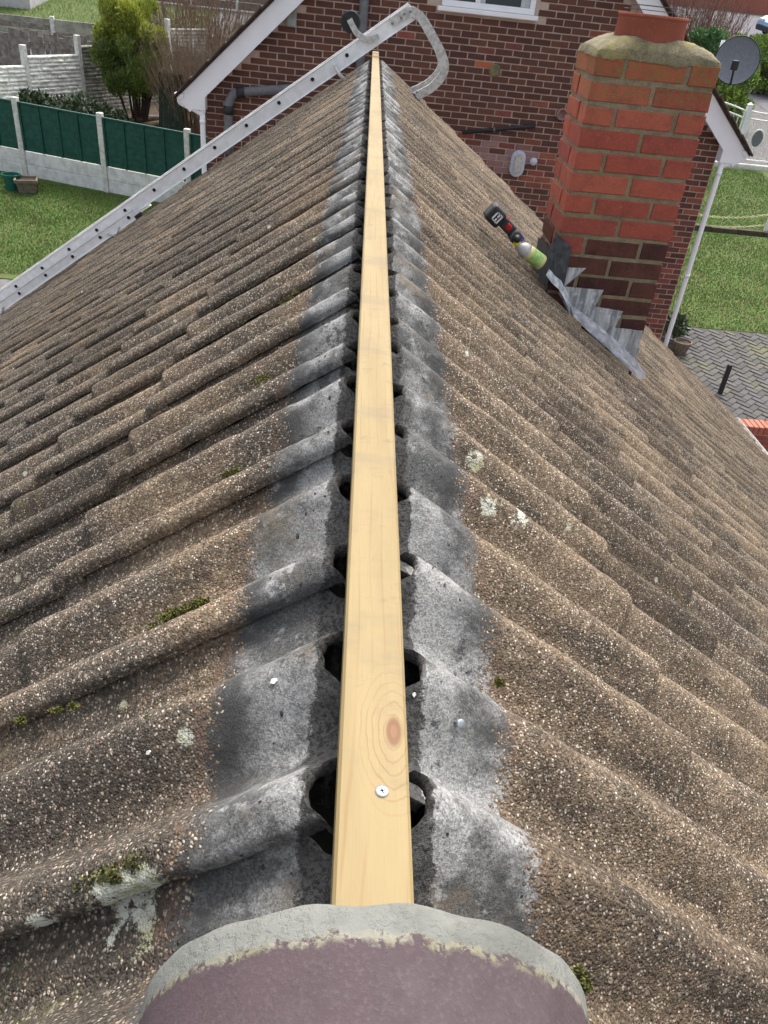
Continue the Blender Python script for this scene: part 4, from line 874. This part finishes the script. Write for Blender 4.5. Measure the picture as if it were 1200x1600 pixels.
def twigs(name, label, base, spread, H, n, mat, group=None, rad=.007, r2=.5):
    root = thing(name, label, 'shrub', group); mb = MB()
    for i in range(n):
        a_ = random.uniform(0, 6.283); r_ = random.random()**.5; b0 = Vector((base[0]+math.cos(a_)*r_*spread[0]*r2, base[1]+math.sin(a_)*r_*spread[1]*r2, base[2]-.05)); hh = H*random.uniform(.55, 1.05)
        t1 = b0+Vector((math.cos(a_)*spread[0]*.25*r_+random.uniform(-.1, .1), math.sin(a_)*spread[1]*.25*r_, hh*.5)); t2 = b0+Vector((math.cos(a_)*spread[0]*.6*r_+random.uniform(-.2, .2), math.sin(a_)*spread[1]*.6*r_+random.uniform(-.15, .15), hh))
        mb.tube([b0, t1, t2], [rad, rad*.8, rad*.35], 4, cap=False)
        for _ in range(3):
            q = t1.lerp(t2, random.uniform(.0, .8)); e = q+Vector((random.uniform(-.22, .22), random.uniform(-.2, .2), random.uniform(.12, .4))); mb.tube([q, e], [rad*.55, rad*.25], 3, cap=False)
    mb.build('branches', mat, root); return root
twigs('bare_shrub', 'bare brown twiggy shrub beside the conifer and the gable', (-4.0, 20.2, terr(20.2)), (1.2, .9), 2.5, 420, MAT['twig'])
twigs('bare_hedge', 'bare brown hedge rising behind the conifer', (-4.9, 25.4, terr(25.4)), (1.9, .8), 2.6, 480, MAT['twig'], rad=.010, r2=.9)
dp = thing('slatted_panel', 'dark green slatted panel leaning beside the conifer', 'panel'); q = Vector((-4.55, 19.7, terr(19.7)))
for k in range(5): MB().rbox((-.30+k*.125, -.012, 0), (-.19+k*.125, .012, 1.45-.03*(k % 2)), .004, Matrix.Translation(q) @ Matrix.Rotation(-.35, 4, 'Z') @ Matrix.Rotation(-.12, 4, 'X')).build('slat', MAT['darkgreen'] if 'darkgreen' in MAT else MAT.setdefault('darkgreen', simple('dark_green_wood', (.022, .038, .026), .8, .4, 20)), dp)
wbn = thing('wheelie_bin', 'dark plastic bin behind the last green fence panel', 'bin'); q = Vector((-3.75, 17.6, terr(17.6)))
MB().prism([(-.24, 0), (.24, 0), (.28, .75), (-.28, .75)], -.28, .28, 'y', Matrix.Translation(q)).build('body', MAT['grip'], wbn, fix=True); MB().rbox((-.30, -.32, .75), (.30, .31, .81), .015, Matrix.Translation(q)).build('lid', MAT['tyre'], wbn)
for i, (px, py, L_, an, lab) in enumerate(((205,190,.9,.5,'pale split log lying on the soil bed, nearest the conifer'), (225,186,.8,.4,'thin grey log propped on the others in the soil bed'), (235,195,.6,.75,'short brown log lying nearest the slatted panel'))):
    q = onT(px, py, .06); dv = Vector((math.cos(an), math.sin(an), .12))*L_/2; tag(MB().tube([q-dv, q, q+dv], [.07, .075, .065], 10).build('log', MAT['twig' if i != 1 else 'oldwood'], smooth=False), lab, 'log', 'logs on the soil bed')
# ------------------------------------------------------------------ right: block paving, wall, planter, bollard
MAT['block'] = None
t = NT('grey_paving_block'); p = t.pos(); r = t.rnd(); c = t.mix(t.ss(r, .2, .5), (.105, .103, .103), (.085, .083, .082)); c = t.mix(t.ss(r, .7, .95), c, (.115, .108, .10))
c = t.mix(t.math('MULTIPLY', t.ss(t.noise(p, 1.7, 5, .7), .5, .68), .55), c, (.15, .15, .075)); c = t.mix(t.math('MULTIPLY', t.ss(t.noise(p, 120, 3), .5, .7), .4), c, (.08, .08, .08)); t.color(c).rough(.92); t.bump(t.noise(p, 90, 4), .4, .004); t.b.inputs['Specular IOR Level'].default_value = .08; MAT['block'] = t.m
MAT['blockjoint'] = simple('joint_sand', (.085, .08, .068), .95, .4, 30)
pv = sheet('paving', rect(4.3, 9.5, 9.12, 12.70), .010, MAT['blockjoint'])
bg_ = MB().rbox((.004, .004, -.03), (.196, .096, .012), .005); bmesh_blk = bg_.mesh('paving_block', MAT['block']); bg_v, bg_f = bg_.v, bg_.f
blk = []; rt2 = Matrix.Rotation(math.radians(45), 4, 'Z'); tilt = Matrix(((1,0,0,0),(0,1,0,0),(0,TS,1,0),(0,0,0,1)))
for i in range(-60, 60):
    for j in range(-60, 60):
        d = (i-j) % 4
        if d not in (0, 3): continue
        lp = rt2 @ Vector((i*.1, j*.1, 0)); x, y = 6.6+lp.x, 11.0+lp.y
        if not (4.4 < x < 9.3 and 9.2 < y < 12.55): continue
        m = Matrix.Translation((x, y, terr(y)+.012+random.uniform(-.002, .002))) @ tilt @ rt2 @ (Matrix.Identity(4) if d == 0 else Matrix.Translation((.1, 0, 0)) @ Matrix.Rotation(math.pi/2, 4, 'Z'))
        P = pix((x, y, terr(y))); vis = P[0] < 1215 and 500 < P[1] and P[1] < 640+(P[0]-1140) and P[0] > 1040
        blk.append((0 if vis else 1, P[2], m))
blk.sort(key=lambda q: (q[0], q[1])); rest = []
for i, (v, d, m) in enumerate(blk):
    if i < 300 and v == 0: link('paving_block', bmesh_blk, pv, m)
    else: rest.append((bg_v, bg_f, m))
tag(merge(MB(), rest).build('paving_blocks_beyond', MAT['block'], pv), kind='stuff')
MAT['wallred'] = brick_material('red_wall_brick', [(.33, .12, .085), (.38, .15, .10), (.30, .10, .08), (.40, .17, .12)], (.16, .07, .05), .25, 0, .3)
lw = thing('garden_wall', 'low red brick wall with soldier course coping at the end of the paving', 'wall')
LZ = -3.93; MB().box((5.16, 8.905, terr(8.9)-.2), (9.2, 9.095, LZ-.12)).build('core', MAT['nmortar'], lw)
cap = [MB().add(*brick_geo(.066, .11, .215, random.Random(900+i), .004)).mesh('coping_brick', MAT['wallred']) for i in range(4)]
capb = [MB().rbox((0, 0, 0), (.066, .235, .11), .006).mesh('coping_brick', MAT['wallred']) for i in range(2)]
for k in range(54): link('coping_brick', capb[k % 2], lw, Matrix.Translation((5.16+k*.075, 8.885, LZ-.115+random.uniform(-.003, .003))))
sb = MB().rbox((0, -.012, 0), (.215, .10, .065), .005).mesh('brick', MAT['wallred'])
for r in range(7):
    for k in range(18): link('brick', sb, lw, Matrix.Translation((5.165+k*.225+(r % 2)*.1125, 8.905, LZ-.20-r*.075)))
bo = tag(MB().rbox((-.03, -.03, -.2), (.03, .03, .49), .006, Matrix.Translation((5.645, 10.58, terr(10.58)))).build('bollard_post', MAT['pipeblack']), 'thin black post standing on the grey block paving', 'post')
q = onT(1061, 553); sp_ = thing('plant_pot', 'small stone pot with a dark plant behind it at the corner of the brick house', 'plant pot'); m = Matrix.Translation(q) @ Matrix.Scale(.68, 4)
MB().lathe([(.12, 0), (.14, .02), (.20, .27), (.22, .275), (.22, .33), (.19, .33), (.17, .25)], 20, m).build('pot', MAT['stonepot'], sp_); MB().lathe([(.15, .26), (.185, .29)], 16, m).build('soil', MAT['earth'], sp_)
P, D = clump_points([(q.x-.06, q.y+.30, q.z+.40), (q.x-.18, q.y+.45, q.z+.32), (q.x+.02, q.y+.35, q.z+.30)], [.14, .14, .12], 1100, .4); link('foliage', leaf_mesh('foliage', P, .08, .4, MAT['ivy'], .4, D), sp_)
# lawn border strip, chain fence, gate
MAT['edging'] = simple('dark_edging', (.085, .07, .05), .95, .4, 14, .6, 40)
be = thing('lawn_edging', 'dark low edging running across the right lawn under the chains', 'edging'); k = 0
while 5.3+k*.6 < 14: MB().rbox((5.3+k*.6, 17.33, terr(17.4)-.1), (5.3+k*.6+.585, 17.46, terr(17.4)+.10+random.uniform(-.01, .015)), .015).build('edging_piece', MAT['edging'], be); k += 1
MAT['cream'] = simple('cream_plastic_chain', (.62, .60, .36), .5, .15, 10); MAT['white'] = simple('white_paint', (.74, .75, .76), .5, .1, 10)
cf = thing('chain_fence', 'cream plastic chains slung between short white posts on the right lawn', 'fence')
def put(px, py, Y): return onY(px, py, Y)
pz = terr(17.5); px_ = onY(1194, 366, 17.55).x
for x in (px_-2.45, px_, px_+2.45): MB().rbox((x-.035, 17.515, pz-.1), (x+.035, 17.585, pz+.46), .006).build('post', MAT['white'], cf); MB().lathe([(.045, 0), (.045, .012), (.0, .05)], 4, Matrix.Translation((x, 17.55, pz+.46)) @ Matrix.Rotation(math.pi/4, 4, 'Z')).build('post_cap', MAT['white'], cf)
def chain(x0, x1, z, sag, y):
    n = 44; mb = MB()
    for i in range(n):
        t0, t1 = i/n, (i+1)/n; f = lambda t: Vector((x0+(x1-x0)*t, y, z-sag*(1-(2*t-1)**2)))
        a_, b_ = f(t0-.004), f(t1+.004); mid = (a_+b_)/2; m = Matrix.Translation(mid) @ (b_-a_).to_track_quat('X', 'Z').to_matrix().to_4x4() @ Matrix.Rotation(math.pi/2*(i % 2), 4, 'X'); L = (b_-a_).length/2
        mb.tube([m @ Vector((L*math.cos(u)*1.05, .020*math.sin(u), 0)) for u in [2*math.pi*k/10 for k in range(11)]], .0065, 5, cap=False)
    mb.build('chain', MAT['cream'], cf, smooth=True)
for xa in (px_-2.45, px_): chain(xa+.03, xa+2.42, pz+.42, .16, 17.55); chain(xa+.03, xa+2.42, pz+.20, .14, 17.55)
gz = terr(22.57); kb = tag(MB().rbox((7.0, 22.25, gz-.2), (16, 22.42, gz+.07), .02).build('kerb_wall', MAT['concpost']), 'pale concrete kerb under the white gate', 'kerb')
def leaf_gate(x0, x1, f, label, med):
    g = thing('metal_gate', label, 'gate', 'white metal driveway gates'); y = 22.57; n = 12; xs = [x0+(x1-x0)*i/n for i in range(n+1)]
    for dz in (0, -.17): MB().tube([(x, y, gz+f((x-x0)/(x1-x0))+dz) for x in xs], .020, 8).build('top_rail', MAT['white'], g, smooth=True)
    MB().tube([(x0, y, gz+.14), (x1, y, gz+.14)], .020, 8).build('bottom_rail', MAT['white'], g); 
    for x in (x0, x1): MB().tube([(x, y, gz+.08), (x, y, gz+f((x-x0)/(x1-x0)))], .024, 8).build('stile', MAT['white'], g)
    nb_ = int((x1-x0)/.125)
    for i in range(1, nb_):
        x = x0+(x1-x0)*i/nb_; MB().tube([(x, y, gz+.14), (x, y, gz+f((x-x0)/(x1-x0))-.17)], .0105, 6).build('bar', MAT['white'], g)
    if med is not None:
        mm = Matrix.Translation((med.x, y-.015, med.z)) @ Matrix.Rotation(math.pi/2, 4, 'X') @ Matrix.Scale(1.35, 4, (0, 1, 0))
        MB().tube([mm @ Vector((.16*math.cos(u), .16*math.sin(u), 0)) for u in [2*math.pi*k/24 for k in range(25)]], .020, 6).build('medallion_ring', MAT['white'], g, smooth=True); MB().lathe([(.15, -.006), (.15, .006)], 24, mm).build('medallion', MAT['pipegrey'], g)
leaf_gate(8.3, 9.88, lambda t: 1.52-.22*t*t, 'white metal gate leaf with curved top, left of the gate post', None)
leaf_gate(10.06, 11.7, lambda t: 1.30-.05*math.sin(t*math.pi)+.2*t*t, 'white metal gate leaf with an oval medallion, right of the gate post', onY(1183, 217, 22.55))
gp = thing('gate_post', 'square white post between the two gate leaves', 'post'); MB().rbox((9.91, 22.52, gz-.1), (10.03, 22.64, gz+1.43), .008).build('shaft', MAT['white'], gp); MB().lathe([(.09, 0), (.09, .02), (.0, .08)], 4, Matrix.Translation((9.97, 22.58, gz+1.43)) @ Matrix.Rotation(math.pi/4, 4, 'Z')).build('cap', MAT['white'], gp)
# hedges and shrubs beyond
def hedge(px0, px1, ytop, Y, label, mat, nleaf, leaf, depth=.9):
    a_, b_ = onY(px0, ytop, Y), onY(px1, ytop, Y); z0 = terr(Y); H = (a_.z+b_.z)/2-z0; root = thing('leafy_hedge', label, 'hedge', 'hedges beyond the gate')
    W_ = b_.x-a_.x; n = max(24, int(W_*H*9)); cs, rs = [], []
    for i in range(n):
        x, z, y = random.uniform(.06, .94), random.uniform(.08, .93), random.uniform(-1, 1); cs.append((a_.x+W_*x, Y+y*depth*.75*(1-.4*z), z0+H*z*(.93+.07*N3(x*5, Y, 1)))); rs.append(random.uniform(.15, .27))
    P, D = clump_points(cs, rs, nleaf, .5); link('crown', leaf_mesh('crown', P, leaf, .5, mat, .2, D*.7+np.array([0, 0, .5])), root)
    tm = MB()
    for i in range(14): b0 = Vector((a_.x+W_*random.random(), Y+random.uniform(-.2, .2), z0-.05)); tm.tube([b0, b0+Vector((random.uniform(-.2, .2), 0, H*.5)), b0+Vector((random.uniform(-.3, .3), 0, H*.85))], [.03, .02, .008], 6)
    tm.build('trunk', MAT['bark'], root, smooth=True); return root
hedge(1060, 1150, 26, 25.6, 'bluish green leafy hedge behind the chimney pot', MAT['hedge'], 16000, .10)
hedge(1120, 1205, 33, 26.8, 'yellow green hedge above the satellite dish', MAT['hedgey'], 17000, .10)
hedge(1095, 1184, 92, 24.2, 'broad leaved green shrub directly behind the white gate', MAT['hedgey'], 15000, .12, .6)
hedge(1180, 1300, 55, 31.5, 'light green hedge in front of the blue car', MAT['hedgey'], 16000, .12)
twigs('copper_shrub', 'purplish brown bare shrub behind the chimney pot', (onY(1085, 30, 31).x, 31, terr(31)), (1.3, .8), 3.0, 380, MAT['twigred'], rad=.013, r2=.9)
twigs('grey_shrub', 'grey brown bare shrub right of the white gable board', (onY(1050, 15, 27).x, 27, terr(27)), (1.6, .8), 3.3, 300, MAT['twig'], rad=.014, r2=.8)
# ------------------------------------------------------------------ cars
def make_car(name, label, mw, paint, L=4.2, W=1.72, H=1.45):
    root = thing(name, label, 'car'); root.matrix_local = mw
    glass, blk_, rimm = MAT['glass'], MAT['black'], MAT['steelgrey']
    side = [(-L/2, .34), (-L/2+.02, .62), (-L/2+.12, .86), (-L/2+.55, .95), (L/2-1.25, .93), (L/2-.35, .80), (L/2-.05, .62), (L/2, .36), (L/2-.1, .22), (L/2-.45, .20)]
    def arch(cx): return [(cx+.36*math.cos(a), .30+.36*math.sin(a)) for a in [math.radians(d) for d in (-15, 20, 55, 90, 125, 160, 195)]]
    fr, re = L/2-.80, -L/2+.72
    outline = side + arch(fr)[0:] + arch(re) + [(-L/2+.15, .20)]
    bm = bmesh.new(); n = len(outline); Y = [-W/2, -W/2+.06, W/2-.06, W/2]; S = [.985, 1, 1, .985]; rows = []
    for y, s in zip(Y, S): rows.append([bm.verts.new((x*s, y, .2+(z-.2)*(1 if abs(y) < W/2-.01 else .97))) for x, z in outline])
    for a_, b_ in zip(rows, rows[1:]):
        for i in range(n): bm.faces.new((a_[i], a_[(i+1) % n], b_[(i+1) % n], b_[i]))
    bm.faces.new(rows[0][::-1]); bm.faces.new(rows[-1]); bmesh.ops.recalc_face_normals(bm, faces=bm.faces); bmesh.ops.triangulate(bm, faces=[f for f in bm.faces if len(f.verts) > 4])
    me = bpy.data.meshes.new('body'); bm.to_mesh(me); bm.free(); me.materials.append(paint); link('body', me, root)
    wb, wt = W/2-.05, W/2-.22; b0, b1, t0, t1 = -L/2+.30, L/2-1.18, -L/2+.75, L/2-1.85
    v = [(b0, -wb, .92), (b1, -wb, .92), (b1, wb, .92), (b0, wb, .92), (t0, -wt, H-.05), (t1, -wt, H-.05), (t1, wt, H-.05), (t0, wt, H-.05)]
    MB().add(v, [(0,1,5,4),(1,2,6,5),(2,3,7,6),(3,0,4,7)]).build('glasshouse', glass, root, fix=True)
    MB().rbox((t0-.08, -wt-.025, H-.075), (t1+.10, wt+.025, H), .03).build('roof', paint, root); MB().rbox((t0+.02, -wt+.09, H-.02), (t1-.10, wt-.09, H+.006), .02).build('sunroof', glass, root)
    for sy in (-1, 1):
        for (xa, xb) in ((b1, t1), (b0, t0), ((b0+b1)/2, (t0+t1)/2)): MB().tube([(xa, sy*wb, .91), (xb, sy*wt, H-.05)], .035, 6).build('pillar', paint, root)
        for cx in (fr, re):
            m = Matrix.Translation((cx, sy*(W/2-.10), .30)) @ Matrix.Rotation(math.pi/2, 4, 'X'); wh = MB().lathe([(.20, -.10), (.29, -.10), (.31, -.06), (.31, .06), (.29, .10), (.20, .10)], 24, m).build('wheel', MAT['tyre'], root); MB().lathe([(.19, -.085), (.06, -.07), (.06, .07), (.19, .085)], 16, m).build('rim', rimm, wh)
        MB().rbox((L/2-.16, sy*.60-.16, .58), (L/2-.02, sy*.60+.16, .72), .03).build('headlight', MAT['lampglass'], root); MB().rbox((-L/2-.005, sy*.66-.10, .60), (-L/2+.12, sy*.66+.10, .85), .02).build('tail_light', MAT['red'], root)
        MB().rbox((b1-.25, sy*(W/2+.02)-.07, .92), (b1-.12, sy*(W/2+.02)+.07, 1.04), .02).build('mirror', paint, root)
    MB().rbox((L/2-.08, -W/2+.10, .25), (L/2+.03, W/2-.10, .48), .03).build('bumper', blk_, root); MB().rbox((-L/2-.03, -W/2+.10, .28), (-L/2+.08, W/2-.10, .50), .03).build('bumper', blk_, root)
    return root
def paint(name, col):
    t = NT(name); t.color(col).rough(.28); t.b.inputs['Coat Weight'].default_value = .5; return t.m
def ground_mw(x, y, rz): 
    th = math.atan(TS); return Matrix.Translation((x, y, terr(y))) @ Matrix.Rotation(th, 4, 'X') @ Matrix.Rotation(rz, 4, 'Z')
make_car('parked_car', 'red car parked beside the bungalow, at the right edge', ground_mw(5.27, 5.75, -math.pi/2), paint('red_car_paint', (.42, .012, .02)))
q = onY(1222, 45, 44.5); make_car('parked_car', 'pale blue car parked up the road at the top right corner', ground_mw(q.x+.9, 44.5, math.radians(200)), paint('blue_car_paint', (.16, .30, .55)))
# far houses and street wall at the top of the rise
fh = thing('far_wall', 'low red brick wall across the road at the top right', 'wall'); MB().box((14, 51.5, terr(51.5)-.3), (60, 51.8, terr(51.5)+1.0)).build('wall', MAT['wallred'], fh); MB().box((13.95, 51.46, terr(51.5)+1.0), (60.05, 51.84, terr(51.5)+1.08)).build('coping', MAT['concpost'], fh)
bush('far_hedge', 'grey green hedge beyond the road at the top right', 'hedge', (21, 56, terr(55)), (7, 1.2, 3.2), 60, 7000, .22, .5, MAT['hedge'])
# ------------------------------------------------------------------ small things on the tiles
MAT['moss'] = leafmat('green_moss', [(.12, .125, .022), (.08, .09, .018), (.16, .15, .03), (.06, .06, .022)], rough=.9)
P = []
def moss_run(px0, py0, px1, py1, sd, n, r, npt):
    for i in range(n):
        t_ = random.random(); q = onS(px0+(px1-px0)*t_, py0+(py1-py0)*t_, sd, -.014); rr = r*random.uniform(.3, 1.0)
        for k in range(int(npt*2.2)):
            d = Vector((random.gauss(0, 1), random.gauss(0, 1), abs(random.gauss(0, .3)))); d.normalize(); P.append(q+d*rr*random.random()**.5)
for a_ in ((330,938,250,968,-1,9,.010,60), (300,950,240,980,-1,8,.008,50), (235,1128,222,1135,-1,4,.007,60), (200,1148,160,1165,-1,8,.007,50), (258,1330,120,1385,-1,22,.010,60), (190,1362,178,1372,-1,3,.010,90), (130,1100,20,1130,-1,8,.007,40), (375,735,350,745,-1,5,.010,50), (420,585,400,600,-1,4,.012,40), (875,857,878,862,1,2,.010,90), (905,1530,915,1545,1,3,.012,160), (775,1060,780,1068,1,2,.006,50), (465,455,440,478,-1,4,.012,40)): moss_run(*a_)
P = np.array([tuple(q) for q in P]); tag(link('moss', leaf_mesh('moss', P, .0034, .7, MAT['moss'], .6)), 'small cushions of green moss in the joints between the tiles', 'moss', kind='stuff')
# dark discs painted as the shade of nail holes on the tile heads, a clout nail and a white flake
for px, py, sd, r in ((440,1115,-1,.0035), (470,914,-1,.0035), (411,1355,-1,.0030), (478,803,-1,.003), (465,838,-1,.0045), (508,557,-1,.004), (515,622,-1,.004)):
    for nn in (-.034, ): 
        q = onS(px, py, sd, nn); 
    dg = bpy.context.evaluated_depsgraph_get() if 'DG' not in globals() else DG; DG = dg
    d_ = Vector(ray(px, py)).normalized(); hit, loc, nor, _, ob, _ = SC.ray_cast(dg, Vector(CAM), d_)
    if hit:
        m = Matrix.Translation(loc) @ nor.to_track_quat('Z', 'Y').to_matrix().to_4x4()
        MB().lathe([(r*1.05, -.001), (r*.85, .0003), (r*.4, .0004)], 12, m @ Matrix.Rotation(.5, 4, 'Z') @ Matrix.Scale(.6, 4, (1, 0, 0))).build('nail_hole_shade', MAT['bed'], roof, smooth=True)
d_ = Vector(ray(711, 1128)).normalized(); hit, loc, nor, *_ = SC.ray_cast(DG, Vector(CAM), d_)
nl = thing('clout_nail', 'galvanised clout nail standing out of the grey strip right of the batten', 'nail'); m = Matrix.Translation(loc) @ nor.to_track_quat('Z', 'Y').to_matrix().to_4x4()
MB().lathe([(.0016, -.004), (.0016, .008)], 8, m).build('shank', MAT['steelgrey'], nl); MB().lathe([(.0045, .008), (.0047, .0092), (.004, .0098), (.001, .0100)], 16, m).build('head', MAT['zinc'], nl, smooth=True)
MAT['flake'] = simple('white_paint_flake', (.72, .72, .68), .8, .1, 50)
for px, py, r, lab in ((429, 1064, .004, 'white flake lying on the grey strip left of the batten'), (233, 1175, .003, 'small white flake lying on the brown tiles below the grey strip'), (646, 1085, .0022, 'tiny pale flake of mortar on the right lip of the open ridge')):
    hit, loc, nor, *_ = SC.ray_cast(DG, Vector(CAM), Vector(ray(px, py)).normalized())
    m = Matrix.Translation(loc) @ nor.to_track_quat('Z', 'Y').to_matrix().to_4x4() @ Matrix.Rotation(.6, 4, 'Z')
    tag(MB().prism([(-r, -r*.6), (r*.3, -r*.8), (r, .1*r), (r*.5, r*.6), (-r*.6, r*.5)], .0003, .0016, 'z', m).build('flake', MAT['flake'], fix=True), lab, 'flake')
# crumbs of broken bedding left on the tile heads
cr = MB(); MAT['crumb'] = mortar_material('mortar_crumbs', (.26, .25, .235), (.12, .115, .11), 1.5)
for i in range(420):
    sd = random.choice((-1, 1)); y = .02+5.2*random.random()**1.7; u = ((y-YL0) if sd < 0 else (YR0-y)) % TILE_W
    if u > .29: continue
    T = .602 if sd < 0 else .560; s_ = edge_fn(sd, 0)(0)*0 + .056+.026*rollmask(u)+abs(random.gauss(0, .012)); n_ = prof(u)-.010*(T-s_)/GAUGE; r = random.choice((.001, .0012, .0016, .0024))
    c = slope_pt(sd, s_, y, n_+r*.3); vs = [c+Vector((random.gauss(0, 1), random.gauss(0, 1), random.gauss(0, 1))).normalized()*r*random.uniform(.7, 1.2) for _ in range(6)]
    ax3 = [Vector((r, 0, 0)), Vector((-r, 0, 0)), Vector((0, r, 0)), Vector((0, -r, 0)), Vector((0, 0, r)), Vector((0, 0, -r))]
    cr.add([c+a_*random.uniform(.6, 1.25) for a_ in ax3], [(0,2,4),(2,1,4),(1,3,4),(3,0,4),(2,0,5),(1,2,5),(3,1,5),(0,3,5)])
tag(cr.build('mortar_crumbs', MAT['crumb']), 'loose crumbs of old mortar along both lips of the open ridge', 'crumbs', kind='stuff')
